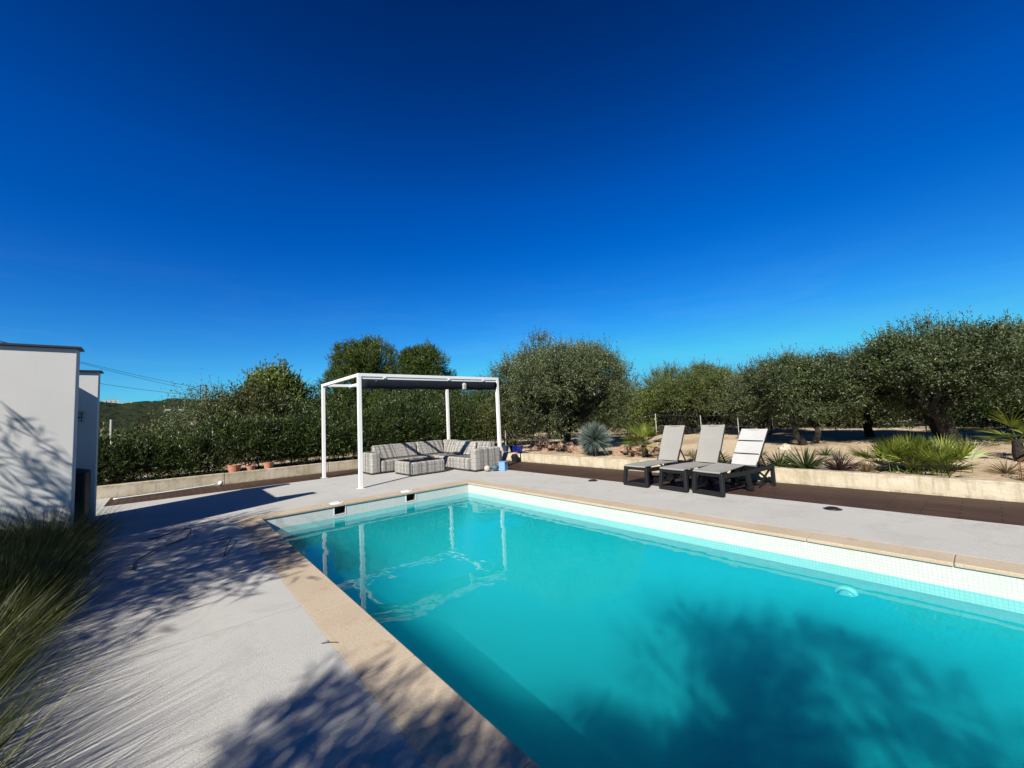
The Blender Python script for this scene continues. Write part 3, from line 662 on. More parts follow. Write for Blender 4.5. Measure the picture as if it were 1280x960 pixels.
# ------------------------------------------------------------------ sun loungers
def lounger(loc, rz, label, lean, fabric, knee, hinge=.98, blen=.80):
    e = empty('sun_lounger', loc, label, 'sun lounger', rz, 'sun loungers in a row')
    W = .24          # half width
    # front foot frame: a closed trapezoid loop that leans out at the base
    f = MB()
    zt = .315
    f.bar((0,-W+.015,zt),(0,W-.015,zt),.05,.06); f.bar((-.035,-W-.02,.028),(-.035,W+.02,.028),.055,.055)
    for s in (-1,1): f.bar((-.036,s*(W+.005),.03),(0,s*(W-.018),zt+.02),.06,.055)
    f.build('foot_frame', M_frame, e, bev=.008)
    for s in (-1,1):
        b = MB(); y = s*(W-.012)
        b.bar((.0,y,.30),(.55,y,.285),.042,.07).bar((.53,y,.286),(1.38,y,.315),.042,.07)
        b.build('side_rail', M_frame, e, bev=.008)
        q = s*(W-.01)
        MB().add(*frame_leg(.52,.34,.70,q)).build('leg', M_frame, e, bev=.006)
        l = MB(); l.bar((1.36,q,.0),(1.36,q,.36),.04,.06)
        l.build('leg', M_frame, e, bev=.006)
        MB().bar((.96,q*.9,.29),(1.34,q*.9,.06),.022,.03).bar((.98,q*.9,.05),(1.33,q*.9,.28),.022,.03).build('brace', M_frame, e, bev=.003)
        MB().tube([(.70,q-.035,.045),(.70,q+.035,.045)], .045, 16).build('wheel', M_dark, e)
    MB().bar((1.36,-W,.30),(1.36,W,.30),.035,.045).build('cross_bar', M_frame, e, bev=.004)
    MB().bar((.72,-W+.02,.07),(.72,W-.02,.07),.03,.03).build('axle', M_frame, e, bev=.004)
    # seat sling: thin padded strip following the profile
    def strip(pts, nm, m, half, th=.012, scallop=False):
        b = MB(); pts = [Vector((p[0],0,p[1])) for p in pts]; n = len(pts)
        for i, p in enumerate(pts):
            dd = (pts[min(i+1,n-1)]-pts[max(i-1,0)]).normalized(); nn = Vector((-dd.z,0,dd.x))*th
            for yy, k in ((-half,0),(-half*.5,-.35),(0,-.5),(half*.5,-.35),(half,0)):
                o_ = p+Vector((0,yy,0))+nn*k; b.v.append(tuple(o_+nn*.5))
            for yy, k in ((-half,0),(-half*.5,-.35),(0,-.5),(half*.5,-.35),(half,0)):
                o_ = p+Vector((0,yy,0))+nn*k; b.v.append(tuple(o_-nn*.5))
        for i in range(n-1):
            for k in range(4):
                a = i*10+k; b.f.append((a, a+10, a+11, a+1)); b.f.append((a+5, a+6, a+16, a+15))
            a = i*10; b.f.append((a, a+5, a+15, a+10)); b.f.append((a+4, a+14, a+19, a+9))
        for i, rev in ((0,0),(n-1,1)):
            a = i*10; f_ = (a,a+1,a+2,a+3,a+4,a+9,a+8,a+7,a+6,a+5); b.f.append(f_ if not rev else tuple(reversed(f_)))
        b.mi = [0]*len(b.f)
        return b.build(nm, m, e, smooth=False)
    hz = .355
    kx = .60
    prof = [(-.05,.345),(-.03,.362),(.1,.366)]+[(.1+(kx-.1)*i/4, .366+knee*i/4) for i in range(1,5)]+[(kx+(hinge-kx)*i/4, .366+knee-(knee+.366-hz)*i/4) for i in range(1,5)]
    strip(prof, 'seat_sling', M_sling, W-.012)
    c_, s_ = math.cos(lean), math.sin(lean)
    bp_ = [(hinge+.012+c_*blen*i/8, hz+.012+s_*blen*i/8+.008*math.sin(i/8*math.pi)) for i in range(9)]
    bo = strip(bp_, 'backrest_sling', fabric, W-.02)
    if fabric is M_sling_sunlit:
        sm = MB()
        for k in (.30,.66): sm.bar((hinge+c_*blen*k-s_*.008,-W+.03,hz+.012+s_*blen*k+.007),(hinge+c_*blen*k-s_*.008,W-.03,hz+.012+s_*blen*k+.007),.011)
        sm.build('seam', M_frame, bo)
    bf = MB()
    for s in (-1,1): bf.bar((hinge,s*(W-.022),hz-.012),(hinge+c_*(blen-.02)+.018,s*(W-.022),hz+s_*(blen-.02)-.004),.02,.026)
    bf.bar((hinge+c_*(blen-.02)+.018,-W+.02,hz+s_*(blen-.02)),(hinge+c_*(blen-.02)+.018,W-.02,hz+s_*(blen-.02)),.02,.026)
    bf.bar((hinge+c_*blen*.45+.02,-.16,hz+s_*blen*.45-.01),(1.30,-.16,.30),.018,.02).bar((hinge+c_*blen*.45+.02,.16,hz+s_*blen*.45-.01),(1.30,.16,.30),.018,.02)
    bf.build('back_frame', M_frame, e, bev=.003)
    return e
def frame_leg(x0, x1, x2, y, th=.036):
    # splayed second leg: broad at the rail, narrow at the floor
    pts = [(.56,.29),(.70,.29),(.735,.03),(.735,.0),(.665,.0),(.655,.05)]
    n = len(pts)
    return ([(x,y-th/2,z) for x,z in pts]+[(x,y+th/2,z) for x,z in pts], [tuple(range(n)), tuple(range(2*n-1,n-1,-1))]+[(i,i+n,(i+1)%n+n,(i+1)%n) for i in range(n)])
lounger((6.43,4.18,0), R(-6), 'grey sun lounger farthest from the camera, nearest the wicker sofa', R(64), M_sling, .0, .93, .72)
lounger((6.42,3.47,0), R(-8), 'middle one of the three grey sun loungers, backrest raised high', R(64), M_sling, .0, .93, .72)
lounger((6.39,2.89,0), R(-11), 'nearest sun lounger, its backrest coloured as in stronger sun, with two dark seams, leaning lower', R(54), M_sling_sunlit, .045, .93, .70)

# ------------------------------------------------------------------ small things on the deck
for (x,y,lab) in ((6.45,5.19,'small dark round deck light between the sofa and the sun loungers'), (6.38,1.37,'small dark round deck light right of the sun loungers')):
    e = empty('deck_light', (x,y,0), lab, 'deck light', 0, 'round deck lights')
    MB().lathe([(.085,0),(.085,.006),(.055,.022),(.03,.026)], 24).build('dome', M_frame, e, smooth=True)
    MB().lathe([(.1,.0),(.1,.003)], 24).build('rim', M_metal, e)
def hose(name, pts, rad, label, cat, m=M_dark):
    P = [Vector(p) for p in pts]; Q = []
    for i in range(len(P)-1):
        a, b, c, d_ = P[max(0,i-1)], P[i], P[i+1], P[min(len(P)-1,i+2)]
        for k in range(8):
            t_ = k/8; Q.append(.5*((2*b)+(c-a)*t_+(2*a-5*b+4*c-d_)*t_*t_+(3*b-a-3*c+d_)*t_**3))
    Q.append(P[-1]); return tag(MB().tube(Q, rad, 8).build(name, m, smooth=True), label, cat)
hose('garden_hose', [(-.22,5.62,.014),(-.21,5.95,.014),(-.05,6.30,.03),(.06,6.48,.02),(.22,6.72,.014),(.28,7.0,.05),(.20,7.22,.04),(.0,7.1,.014),(-.15,7.05,.014)], .007, 'thin dark hose looping over the shaded deck beside the grass', 'hose')
hose('cable', [(.50,5.42,.012),(.55,5.7,.03),(.62,6.02,.05),(.60,6.15,.04),(.5,6.2,.012)], .007, 'short bent black cable on the deck near the pool corner', 'cable')
hose('pool_pole', [(-.8,11.95,.02),(.2,12.15,.02),(.98,12.37,.03)], .014, 'thin white pole lying on the boards along the back wall', 'pole', M_white)
tag(MB().lathe(sphere(.055,12), 14).build('float', M_white, smooth=True), 'small white float at the end of the pole by the back wall', 'float').location = (1.05,12.35,-.006)

tag(MB().tube([(.755,2.80,.006),(.78,2.78,.012),(.805,2.77,.006),(.83,2.74,.008)], .0025, 5).tube([(.78,2.78,.012),(.79,2.81,.008)], .002, 5).build('twig', M_pbark), 'tiny dark twig lying where the deck meets the near coping', 'twig')
# ------------------------------------------------------------------ ornamental grass at the lower left
rs = np.random.default_rng(3); strips = []
def clump(cx, cy, n, h, rad):
    for _ in range(n):
        a = rs.uniform(0, 2*math.pi); q = rad*math.sqrt(rs.uniform()); b = (cx+q*math.cos(a)*.55, cy+q*math.sin(a)*.55, -.03)
        out = q/rad; d_ = (math.cos(a)*out*.72+.12, math.sin(a)*out*.75+.10, 1.0+.1*rs.normal())
        d_ = np.array(d_)+rs.normal(size=3)*.10
        strips.append(blade_strip(b, d_, h*rs.uniform(.7,1.2), rs.uniform(.0038,.0078), rs.uniform(.25,.75)*(.4+out), rs, 4))
for y in np.arange(1.15, 7.2, .42):
    for x in (-.90, -1.35, -1.85, -2.4):
        if x < -.24*y-1.1: continue
        clump(x+rs.uniform(-.1,.1), y+rs.uniform(-.12,.12), 600, (.60 if x < -1 else .56)*rs.uniform(.9,1.12), .42)
tag(island_quads('ornamental_grass', strips, L_grass, None), 'long fine green grass arching over the edge of the pale deck', 'grass', kind='stuff')
struct(MB().box(-6,-.752,-4,W1Y-.002,-.055,-.02).build('soil_bed', M_soil))

# ------------------------------------------------------------------ orchard and planting
def T(name, label, base, w_, h, z0, seed, m=L_olive, tr=.14, fork=.9, n=5600, group='olive trees in the orchard', forks=2, lean=(.25,0), nl=7, wy=None, ln=.057, wd=.020, per=9, tl=.24, barkm=None, shell=.62, up=.35, cat='olive tree'):
    rs = np.random.default_rng(seed)
    return broad_tree(name, base, label, lobes_for(w_, wy or w_, h, z0, nl, rs), tr, fork, m, int(n*2.5), per, tl, ln, wd, seed+1, group, lean, shell, up, barkm, cat=cat, forks=forks, shoots=int(n*.16))
T('olive_tree', 'big round silvery olive tree between the pergola and the loungers', (9.3,8.4,.15), 3.55, 3.15, .30, 11, n=10500, tr=.15, fork=.75, nl=9)
T('olive_tree', 'wide flat-topped olive tree directly behind the two raised backrests', (16.3,7.7,.15), 3.9, 2.35, .85, 21, m=L_olive3, tr=.17, fork=.95, lean=(-.5,.4), n=7500)
T('olive_tree', 'flat-topped olive tree rising behind the nearest, brighter lounger', (15.7,4.9,.15), 2.6, 1.95, .78, 31, tr=.12, n=6000)
T('olive_tree', 'dark olive tree with a thin bent trunk right of the loungers', (12.6,3.15,.15), 2.1, 2.15, .75, 41, m=L_olive2, tr=.09, fork=.8, n=5600, lean=(-.45,.25))
T('olive_tree', 'dark olive tree with a single slim straight trunk behind the fan palm', (14.8,2.15,.15), 2.3, 2.0, .85, 51, m=L_olive2, tr=.11, n=6500, forks=1, lean=(0,0))
T('olive_tree', 'largest dark olive tree at the right with a thick forked trunk', (13.1,.50,.15), 3.3, 2.42, .88, 61, m=L_olive2, tr=.155, fork=.85, n=9500, lean=(-.55,.45), nl=8)
T('olive_tree', 'dark olive tree cut off by the right edge of the picture', (14.6,-1.7,.15), 3.3, 2.5, .9, 71, m=L_olive2, tr=.16, n=7500)
def bush(label, loc, w_, h, seed, m=L_bush, n=2600, ln=.09, wd=.035, name='bush', cat='bush', z0=-.1, group='bushes beyond the garden', wy=None, tl=.28, per=7):
    rs = np.random.default_rng(seed)
    return broad_tree(name, loc, label, lobes_for(w_, wy or w_, h, z0, 5, rs), .04, h*.3, m, n, per, tl, ln, wd, seed+1, group, (.1,0), .35, .45, None, cat, 'foliage', 3, shoots=int(n*.10))
# oleander hedge
rs = np.random.default_rng(77); hl = []
for i, x in enumerate(np.arange(-1.9, 9.3, .62)):
    h = .92+.10*math.sin(i*1.7)+.58*min(1,max(0,(x-.2)/2.2))+.15*(x > 4)+rs.uniform(-.14,.22)
    hl.append(((x, 13.45+rs.uniform(-.15,.15), h*.50), (.62, .60, h*.46*rs.uniform(.9,1.12))))
    hl.append(((x+.3, 13.35, h*.35), (.5,.5,.40)))
e = empty('oleander_hedge', (3.6, 13.45, .15), 'long dark green oleander hedge behind the low back wall', 'hedge')
hl = [((c[0]-3.6, c[1]-13.45, c[2]), a) for c, a in hl]
P, TT = crown_pts(hl, 15000, rs, .35, .6); P2, T2 = crown_pts(hl, 900, rs, .9, .9, 0.0); T2 = unit(T2+np.array([0,0,1.2]))
quads_object('foliage', np.concatenate([twig_leaves(P, TT, .30, 8, .105, .022, rs, .6), twig_leaves(P2, T2, .46, 12, .10, .02, rs, .5)]), L_olea, e)
sb = MB()
for i in range(110):
    x = rs.uniform(-5.4,5.6); y = rs.uniform(-.3,.2); limb(sb, (x,y,-.1), (x+rs.normal()*.2,y+rs.normal()*.2,.9), .014, .006, rs, .05, 3, 5)
sb.build('stems', M_bark, e, smooth=True)
# trees behind the hedge
T('fig_tree', 'bright green leafy tree standing above the hedge left of the pergola', (3.4,18.6,-.1), 2.2, 3.55, .9, 81, m=L_fig, tr=.10, fork=1.4, n=1700, group=None, ln=.11, wd=.055, per=6, tl=.3, nl=6, cat='tree', up=.5)
bush('thin grey-green shrub with loose branches rising in front of the utility pole', (.95,16.3,0), 1.9, 2.55, 83, m=L_olive, n=1300, ln=.07, wd=.022, tl=.4)
bush('mid green bush behind the hedge between the loose shrub and the bright tree', (2.2,16.6,0), 2.6, 2.45, 85, n=3600)
bush('mid green bush behind the hedge at the far left', (-.2,17.5,-.2), 3.0, 1.5, 87, m=L_bush, n=3200)
bush('low olive-green bush beyond the hedge beside the narrow wall', (-1.9,19.5,-.6), 3.4, 1.35, 88, n=3200)
bush('rounded bush behind the hedge just left of the pergola', (4.1,17.0,0), 2.6, 2.2, 89, m=L_olea, n=3000)
def pine(label, loc, w_, h, z0, seed, n=5200):
    rs = np.random.default_rng(seed); L = []
    cz = (h+z0)/2
    for i in range(13):
        a = rs.uniform(0, 2*math.pi); t_ = rs.uniform(.0,1); rr_ = (1-abs(t_-.4)*.9)*w_*.30
        L.append(((math.cos(a)*rr_, math.sin(a)*rr_, z0+(h-z0)*(.12+.74*t_)), (w_*.26, w_*.26, (h-z0)*.17)))
    L.append(((0,0,h-(h-z0)*.20), (w_*.20,w_*.20,(h-z0)*.20))); L.append(((0,0,cz), (w_*.34,w_*.34,(h-z0)*.40)))
    return broad_tree('pine_tree', loc, label, L, .16, z0+.6, L_pine, n, 14, .24, .12, .020, seed+1, 'pine trees behind the pergola', (0,0), .55, .8, M_pbark, cat='pine tree', forks=1)
pine('taller rounded pine tree behind the left half of the pergola', (8.0,21.4,-.2), 4.7, 6.0, .2, 91, 20000)
pine('shorter rounded pine tree behind the right half of the pergola', (9.6,18.7,-.2), 3.7, 5.15, .2, 93, 16500)
pine('small thin pine tip showing just right of the two rounded pines', (12.1,19.4,-.2), 1.3, 4.2, .6, 95, 2200)
bush('broad green bush behind the sofa between the pergola posts', (8.6,15.6,.1), 3.6, 2.35, 101, m=L_olea, n=4200)
bush('dark pine-green bush filling the right bay of the pergola', (12.0,16.6,0), 3.6, 2.7, 103, m=L_pine, n=5200, ln=.10, wd=.02)
bush('yellow-green bush low behind the sofa end and the blue pots', (10.2,12.4,.1), 2.4, 1.45, 105, m=L_bush, n=2800, ln=.07)
bush('yellow-green bush in the gap between the big olive and the flat-topped olive', (14.6,9.8,.1), 2.2, 2.35, 107, m=L_fig, n=2600, ln=.07, wd=.03)
bush('tall bush behind the big round olive tree', (13.6,13.3,0), 4.2, 2.6, 109, m=L_bush, n=4400)
k = 0
for (x, y, ww, hh, lab) in ((19.5,10.6,5,1.7,'olive-green scrub bush beyond the fence behind the first lounger'), (20.5,6.8,5,1.6,'olive-green scrub bush beyond the fence behind the middle lounger'),
        (20.8,3.6,4.6,1.5,'scrub bush beyond the fence behind the bent olive trunk'), (20.5,.8,4.4,1.45,'scrub bush beyond the fence between the slim and the forked olive trunks'),
        (20,-2.2,4.6,1.5,'scrub bush beyond the fence right of the forked olive trunk'), (19,-5.2,4.6,1.5,'scrub bush beyond the fence at the right edge')):
    k += 1; bush(lab, (x,y,0), ww, hh, 120+k, m=(L_bush if k % 2 else L_olea), n=4200, ln=.10, wd=.04, wy=ww*1.1)
wd_rs = np.random.default_rng(5); P = []
for i in range(1100):                                     # woods on the slope beyond, one mass
    a = R(wd_rs.uniform(-14, 100)); r_ = 26+60*wd_rs.uniform()**1.3
    P.append(((r_*math.sin(a), r_*math.cos(a), gz(r_*math.sin(a), r_*math.cos(a))+(-.5 if a < R(14) else .1)), (1.6,1.6,(.7 if a < R(14) else 1.0)+.5*wd_rs.uniform())))
Pp, TT = crown_pts(P, 30000, wd_rs, .5, .6); tag(quads_object('woodland', twig_leaves(Pp, TT, .7, 4, .42, .22, wd_rs), L_bush), 'dense green scrub woodland falling away behind the garden', 'woodland', kind='stuff')

# garden plants behind the low wall
def rosette(name, label, loc, n, ln, wdt, m, seed, cat, full=False, droop=.35, group=None, trunk=0):
    rs = np.random.default_rng(seed); e = empty(name, loc, label, cat, 0, group); st = []
    for _ in range(n):
        d_ = unit(rs.normal(size=3)); 
        d_[2] = abs(d_[2])*1.1+.05 if not full else (d_[2] if d_[2] > -.75 else -d_[2]); d_ = unit(d_)
        b = np.array([0,0,trunk])+d_*.04; s = unit(np.cross(d_, unit(rs.normal(size=3))))
        st.append(blade_strip(b, d_, ln*rs.uniform(.75,1.12), wdt, droop*rs.uniform(.3,1), rs, 3, s))
    island_quads('leaves', st, m, e)
    if trunk: MB().tube([(0,0,-.05),(0,0,trunk)], [.07,.06], 10, wob=.1).build('trunk', M_bark, e)
    return e
rosette('yucca', 'round blue-grey yucca ball behind the low wall, right of the big olive', (8.68,6.84,.18), 1500, .46, .018, L_yucca, 201, 'yucca', True, .1, trunk=.44)
def fan(e, base, d_, pet, rad, m, rs, k=20, spread=2.3):
    """one palm leaf: petiole and a fan of blades"""
    d_ = unit(np.array(d_, float)); b = np.array(base, float); tip = b+d_*pet+np.array([0,0,-.04*pet])
    side = unit(np.cross(d_, [0,0,1])+rs.normal(size=3)*.15); st = []
    nrm = unit(np.cross(side, d_))
    for i in range(k):
        a = (i/(k-1)-.5)*spread; dd = unit(d_*math.cos(a)+side*math.sin(a)+nrm*rs.normal()*.05)
        st.append(blade_strip(tip, dd, rad*(1-.22*abs(a)/spread*2)*rs.uniform(.92,1.08), rad*.052, .35, rs, 3, unit(np.cross(dd, nrm))))
    return st, (b, tip)
def fan_palm(name, label, loc, nleaf, pet, rad, seed, low_yellow=0, trunk=0, els=(.15,1.25), cat='palm', m=L_palm, offs=.0):
    rs = np.random.default_rng(seed); e = empty(name, loc, label, cat); g1, g2 = [], []; pt = MB()
    for i in range(nleaf):
        a = 2*math.pi*(i*.618+rs.uniform(-.05,.05)); el = rs.uniform(*els)
        if i < low_yellow: el = rs.uniform(-.25,.15)
        base = (offs*rs.normal(), offs*rs.normal(), trunk)
        st, (b, tp) = fan(e, base, (math.cos(a)*math.cos(el), math.sin(a)*math.cos(el), math.sin(el)), pet*rs.uniform(.7,1.15), rad*rs.uniform(.8,1.1), m, rs)
        (g2 if i < low_yellow else g1).extend(st); g1.append(blade_strip(b, tp-b, float(np.linalg.norm(tp-b)), .014, 0, rs, 3, unit(np.cross(tp-b, [.1,.2,1]))))
        g1.append(blade_strip(b, tp-b, float(np.linalg.norm(tp-b)), .014, 0, rs, 3, np.array([0,0,1.])))
    island_quads('leaves', g1, m, e)
    if g2: island_quads('yellow_leaves', g2, L_palmy, e)['label'] = 'yellowing lower leaves'
    if trunk:
        tk = MB(); tk.tube([(0,0,-.06),(.01,0,trunk*.5),(0,.01,trunk+.03)], [.085,.075,.05], 12, wob=.15); tk.build('trunk', M_bark, e)
    return e
fan_palm('fan_palm', 'small fan palm with one yellow leaf, left of the loungers', (8.75,5.42,.18), 24, .34, .40, 301, 4, .30)
fan_palm('fan_palm', 'wide bushy bright green fan palm behind the low wall at the right', (8.88,.80,.18), 90, .30, .36, 303, 0, .0, els=(.6,1.5), offs=.23)
fan_palm('fan_palm', 'fan palm with drooping yellow leaves at the right edge', (10.75,-.28,.2), 13, .26, .38, 305, 4, .34)
rosette('phormium', 'dark purple strappy plant behind the low wall, left of the wide palm', (8.45,1.66,.18), 120, .36, .018, L_purple, 203, 'plant')
rosette('agave', 'dark green spiky plant left of the purple plant', (8.42,2.12,.18), 110, .42, .028, L_dark, 205, 'plant', droop=.5, group='spiky plants behind the low wall')
rosette('agave', 'low dark green spiky plant just right of the nearest lounger', (8.50,2.55,.18), 100, .33, .02, L_dark, 207, 'plant', droop=.6, group='spiky plants behind the low wall')
rosette('dry_plant', 'low half-dry tuft growing behind the nearest lounger', (8.6,2.95,.18), 130, .30, .012, L_dry, 209, 'plant', droop=.6)
rosette('dry_plant', 'small pinkish dry tuft between the purple plant and the wide palm', (8.40,1.32,.18), 90, .24, .012, L_dry, 211, 'plant', droop=.3)
rosette('agave', 'dark green tuft behind the middle lounger backrest', (8.7,3.75,.18), 110, .38, .02, L_dark, 213, 'plant', droop=.4, group='spiky plants behind the low wall')
for i, (x, y) in enumerate(((8.75,3.35),(9.3,2.6),(9.6,1.9),(8.9,4.25),(10.2,3.4),(10.0,1.1),(9.2,-.1),(10.6,2.3),(9.4,4.6))):
    rosette('grass_tuft', 'small dark green tuft in the sandy bed behind the low wall', (x, y, .18), 90, .20+.02*(i % 4), .010, L_dark if i % 3 else L_dry, 600+i, 'grass tuft', droop=.6, group='tufts in the sandy bed')
# stones
rs = np.random.default_rng(9)
def rock(label, loc, s, seed, group, m=M_rock, cat='rock'):
    rs = np.random.default_rng(seed); b = MB(); n = 10
    for i in range(6):
        for k in range(n):
            th = math.pi*(i+.15)/5.3; a = 2*math.pi*k/n; q = s*(1+rs.uniform(-.22,.22))
            b.v.append((q*math.sin(th)*math.cos(a)*1.2, q*math.sin(th)*math.sin(a), q*math.cos(th)*.75))
    for i in range(5):
        for k in range(n): b.f.append((i*n+k, (i+1)*n+k, (i+1)*n+(k+1)%n, i*n+(k+1)%n))
    b.f.append(tuple(range(n))); b.f.append(tuple(5*n+k for k in reversed(range(n)))); b.mi = [0]*len(b.f)
    o = b.build('rock', m); o.location = loc; return tag(o, label, cat, group)
for i in range(120):
    y = 9.6-4.4*i/120+rs.uniform(-.1,.1)
    if abs(y-6.84) < .42: continue
    rock('reddish brown rock in the heap under the big olive tree', (9.12+rs.uniform(-.22,.35), y, .19+rs.uniform(0,.24)), rs.uniform(.06,.13), 400+i, 'rocks heaped under the big olive')
pale = mottled('pale_rock', (.55,.46,.34), (.72,.63,.50), 3, 25, .9, .6, .02)
for i, (x, y, s, lab) in enumerate(((9.3,5.9,.10,'flat pale stone lying right of the blue-grey yucca'), (12.2,4.2,.13,'pale rounded stone behind the nearest lounger backrest'), (11.6,3.3,.14,'pale stone at the foot of the bent olive trunk'), (9.5,3.55,.10,'pale stone seen between the middle and nearest loungers'))):
    rock(lab, (x, y, .24), s, 500+i, None, pale, 'stone')
# terracotta pots under the hedge
for i, (x, lab) in enumerate(((1.38,'largest orange terracotta pot half hidden under the hedge, leftmost of three'), (1.74,'smaller pink terracotta pot under the hedge, the middle one of three'), (2.15,'pink terracotta pot under the hedge, rightmost of three'))):
    pot(lab, (x, 12.80, .17), (.15,.11,.12)[i], (.26,.20,.24)[i], M_terra, group='terracotta pots under the hedge')
# dry wire basket at the right edge
e = empty('wire_basket', (8.62,-.42,.18), 'rusty brown wire basket plant guard at the right edge behind the low wall', 'plant guard')
b = MB()
for k in range(16):
    a = 2*math.pi*k/16; b.tube([(.22*math.cos(a),.22*math.sin(a),-.02),(.22*math.cos(a),.22*math.sin(a),.27),(.10*math.cos(a),.10*math.sin(a),.36)], .004, 5)
for z, q in ((.02,.22),(.14,.22),(.27,.22),(.36,.10)): b.tube([(q*math.cos(2*math.pi*k/20),q*math.sin(2*math.pi*k/20),z) for k in range(21)], .005, 5, cap=False)
b.build('wires', M_rust, e)
rosette('dry_plant', 'dry brown plant inside the wire basket at the right edge', (8.62,-.42,.18), 160, .28, .012, L_dry, 215, 'plant', droop=.2)

# ------------------------------------------------------------------ fences, poles, far houses
e = empty('wire_fence', (9.2,11.2,.1), 'chain-link wire fence on pale posts running behind the olive trees', 'fence')
fp = [(9.2,11.2),(9.73,9.02),(11.3,6.55),(13.5,6.2),(14.7,5.5),(15.6,4.75),(16.3,3.2),(16.8,1.2),(17.0,-1.2),(17.0,-3.6),(16.8,-6)]
hh = [.75,.78,1.12,.98,.98,.92,.85,.95,.95,.95,.95]
for (x, y), h in zip(fp, hh): MB().tube([(x-9.2,y-11.2,-.1),(x-9.2+.01,y-11.2,h)], .013, 8).build('fence_post', M_post, e)
wr = MB()
for i in range(len(fp)-1):
    (x0,y0),(x1,y1) = fp[i], fp[i+1]; h0, h1 = hh[i], hh[i+1]; L = math.hypot(x1-x0, y1-y0); n = int(L/.16)
    for q in (.02,.5,.97): wr.tube([(x0-9.2,y0-11.2,.1+(h0-.1)*q),(x1-9.2,y1-11.2,.1+(h1-.1)*q)], .0022, 4, cap=False)
    for k in range(n):
        a, b_ = k/n, min(1,(k+3)/n)
        pa = lambda t_, z: (x0+(x1-x0)*t_-9.2, y0+(y1-y0)*t_-11.2, z)
        wr.tube([pa(a,.05), pa(b_,h0*.97)], .0008, 3, cap=False); wr.tube([pa(b_,.05), pa(a,h0*.97)], .0008, 3, cap=False)
wr.build('mesh_wire', M_fence, e)
tag(MB().tube([(-1.07,14.8,0),(-1.07,14.8,1.75)], .028, 10).build('metal_post', M_post), 'thin pale metal post sticking out of the hedge near the narrow wall', 'post', 'posts in the hedge')
tag(MB().tube([(3.36,14.9,0),(3.36,14.9,1.60)], .022, 5).build('metal_post', M_post), 'short pale metal post in the hedge left of the pergola', 'post', 'posts in the hedge')
tag(MB().tube([(1.05,14.6,0),(1.05,14.6,1.55)], .022, 10).build('metal_post', M_post), 'pale metal post in the hedge below the loose shrub', 'post', 'posts in the hedge')
# utility pole at ~60 m
ux, uy = 3.7, 61.0
e = empty('utility_pole', (ux,uy,-2), 'dark utility pole with a cross-arm standing beyond the shrubs', 'utility pole')
MB().tube([(0,0,0),(0,0,8.8)], [.12,.08], 10).tube([(-.55,0,0),(-.55,0,8.75)], [.08,.06], 8).build('pole', M_pbark, e)
MB().bar((-1.5,0,8.35),(-.5,0,8.78),.07).bar((-.6,0,8.78),(.05,0,8.8),.08).bar((-1.5,0,8.35),(-1.9,0,8.28),.06).bar((.05,0,7.1),(1.7,0,6.65),.06).build('cross_arm', M_wire, e)
for k, x in enumerate((-1.8,-1.2,1.5)): MB().lathe([(.03,8.25 if x < 0 else 6.6),(.05,8.3 if x < 0 else 6.66),(.03,8.42 if x < 0 else 6.75)], 8, (x,0)).build('insulator', M_wire, e)
def wire(a, b, sag, label):
    pts = [(a[0]+(b[0]-a[0])*t_/16, a[1]+(b[1]-a[1])*t_/16, a[2]+(b[2]-a[2])*t_/16-sag*4*(t_/16)*(1-t_/16)) for t_ in range(17)]
    tag(MB().tube(pts, .017, 4).build('power_line', M_wire), label, 'power line', 'power lines')
wire((ux-2.3,uy,6.5), (-13.5,43.5,9.9), .25, 'uppermost power line crossing the sky above the white walls')
wire((ux-1.2,uy,6.6), (-13.2,45.5,9.9), .30, 'power line just below the uppermost one at the left')
wire((ux+.8,uy,5.4), (-12.5,46,7.6), .45, 'lowest power line at the left, reaching the pole behind the shrubs')
def house(label, az, r_, wd_, h, roof=False, z=None):
    a = R(az); x, y = r_*math.sin(a), r_*math.cos(a); z = hill_height(r_, a)-1 if z is None else z
    e = empty('far_house', (x,y,z), label, 'house', -a, 'white houses on the far hill')
    MB().box(-wd_/2,wd_/2,-4,4,0,h).build('wall', M_render, e)
    for k in (-1,0,1): MB().box(k*wd_*.3-.7,k*wd_*.3+.7,-4.05,-4.003,h*.35,h*.7).build('window', M_glass, e)
    if roof: MB().prism([(-wd_/2-.5,h+.002),(wd_/2+.5,h+.002),(0,h+2.4)], -4.4, 4.4).build('roof', M_terra, e)
    else: MB().box(-wd_/2-.2,wd_/2+.2,-4.2,4.2,h+.002,h+.5).build('roof', M_render, e)
house('white house on the ridge left, nearest the narrow wall', -4.2, 1330, 26, 10)
house('long low white house on the ridge, second from the narrow wall', -2.9, 1320, 26, 5)
house('small white house halfway up the far hill', 0.2, 900, 9, 4)
house('small white house with a bright gable on the far hill', 1.3, 880, 7, 5)
house('tan roofed house lower on the far slope', 2.4, 640, 12, 4, True)
house('tiny white house on the ridge right of the others', 5.6, 1150, 10, 4)

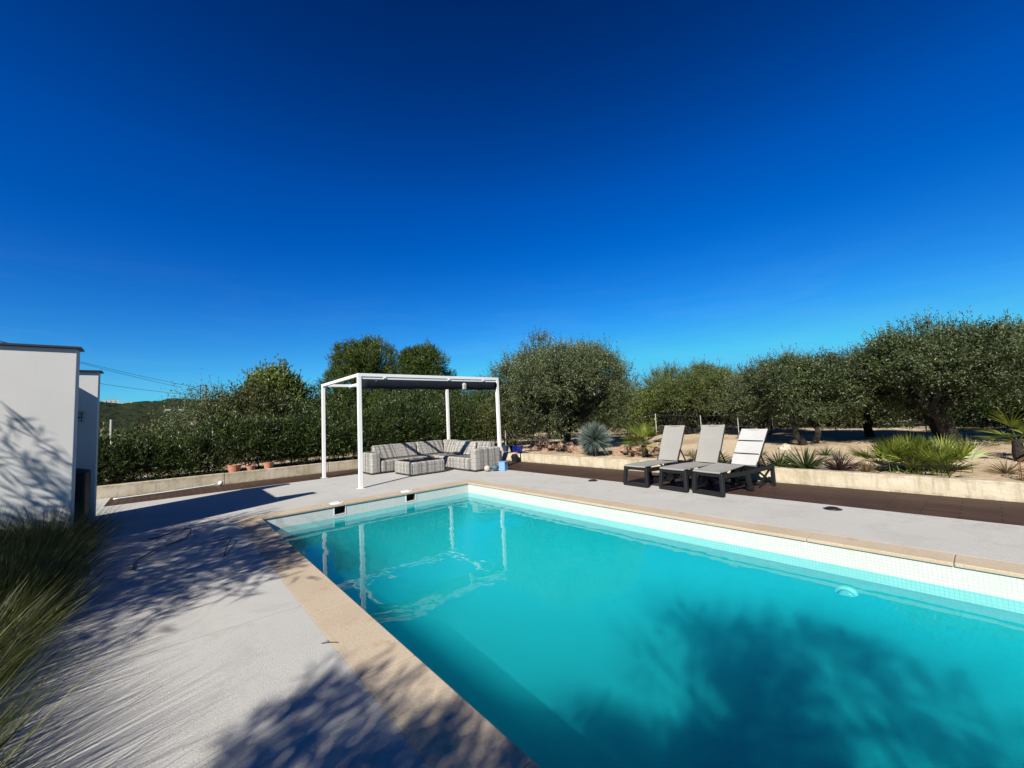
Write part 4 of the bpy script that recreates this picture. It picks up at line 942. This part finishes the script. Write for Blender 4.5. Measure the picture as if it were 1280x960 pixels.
# ------------------------------------------------------------------ trees behind the camera whose shade falls on deck and pool
rs = np.random.default_rng(15)
L = [((0,0,2.55),(.6,1.0,.75)), ((-.5,.9,2.7),(.6,.9,.7)), ((.25,-.9,2.5),(.5,.6,.5)), ((-.9,.1,3.1),(.6,.9,.6)), ((-.6,-.9,3.1),(.5,.6,.6)), ((-.4,1.9,2.2),(.5,.6,.8))]
broad_tree('shade_tree', (-3.15,4.25,-.05), 'leafy tree left of the camera, known by its streaky shade on the deck', L, .07, 1.4, L_olea, 1650, 9, .46, .19, .022, 16, None, (.1,.1), .3, .3, cat='tree')
BX, BY = -3.6, -2.2; L = []
for (tx, ty, tz, h, q) in ((.50,2.08,0,3.0,.26),(.95,1.42,0,3.2,.30),(.30,1.75,0,2.8,.26),(.55,1.55,0,3.1,.26),(1.05,1.05,0,3.2,.30),(3.25,1.80,-.84,4.2,.32),(4.25,2.15,-.92,4.5,.30),(3.85,1.65,-.80,4.4,.38),(3.1,1.2,-.7,4.3,.42),
        (4.0,.92,-.66,4.6,.28),(3.75,.45,-.66,4.5,.34),(3.1,.25,-.66,4.2,.36),(2.3,.35,-.66,3.9,.40),(2.5,1.0,-.66,4.0,.36),(2.1,1.1,-.66,3.8,.30)):
    L.append(((tx-1.27*(h-tz)-BX, ty-.592*(h-tz)-BY, h), (q,q,q*.8)))
broad_tree('pine_tree', (BX,BY,-.05), 'pine tree behind the camera, known by its soft shadow in the pool', L, .11, 2.2, L_pine, 2050, 12, .20, .12, .013, 18, None, (.1,.0), .3, .5, M_pbark, cat='pine tree', forks=2)

# surfaces are a shade deeper than first mixed (the photograph is exposed well up); white lacquer and render keep theirs
KEEP = {'white_lacquer': .78, 'white_render': .75, 'white_mosaic_across': .60, 'white_mosaic_along': .565, 'turquoise_plaster': .58, 'olive_bark': .40, 'brushed_concrete': .62, 'sandy_ground': .66}
for m in bpy.data.materials:
    if not m.use_nodes: continue
    k = KEEP.get(m.name, .60)
    targets = [n.inputs['Base Color'] for n in m.node_tree.nodes if n.type == 'BSDF_PRINCIPLED']+[n.inputs['Color'] for n in m.node_tree.nodes if n.type == 'BSDF_TRANSLUCENT']
    for t_ in targets:
        if t_.is_linked:
            src = t_.links[0].from_socket; q = m.node_tree.nodes.new('ShaderNodeMix'); q.data_type = 'RGBA'; q.blend_type = 'MULTIPLY'
            q.inputs[0].default_value = 1; q.inputs[7].default_value = (k,k,k,1); m.node_tree.links.new(src, q.inputs[6]); m.node_tree.links.new(q.outputs[2], t_)
        else:
            c = t_.default_value; t_.default_value = (c[0]*k, c[1]*k, c[2]*k, 1)
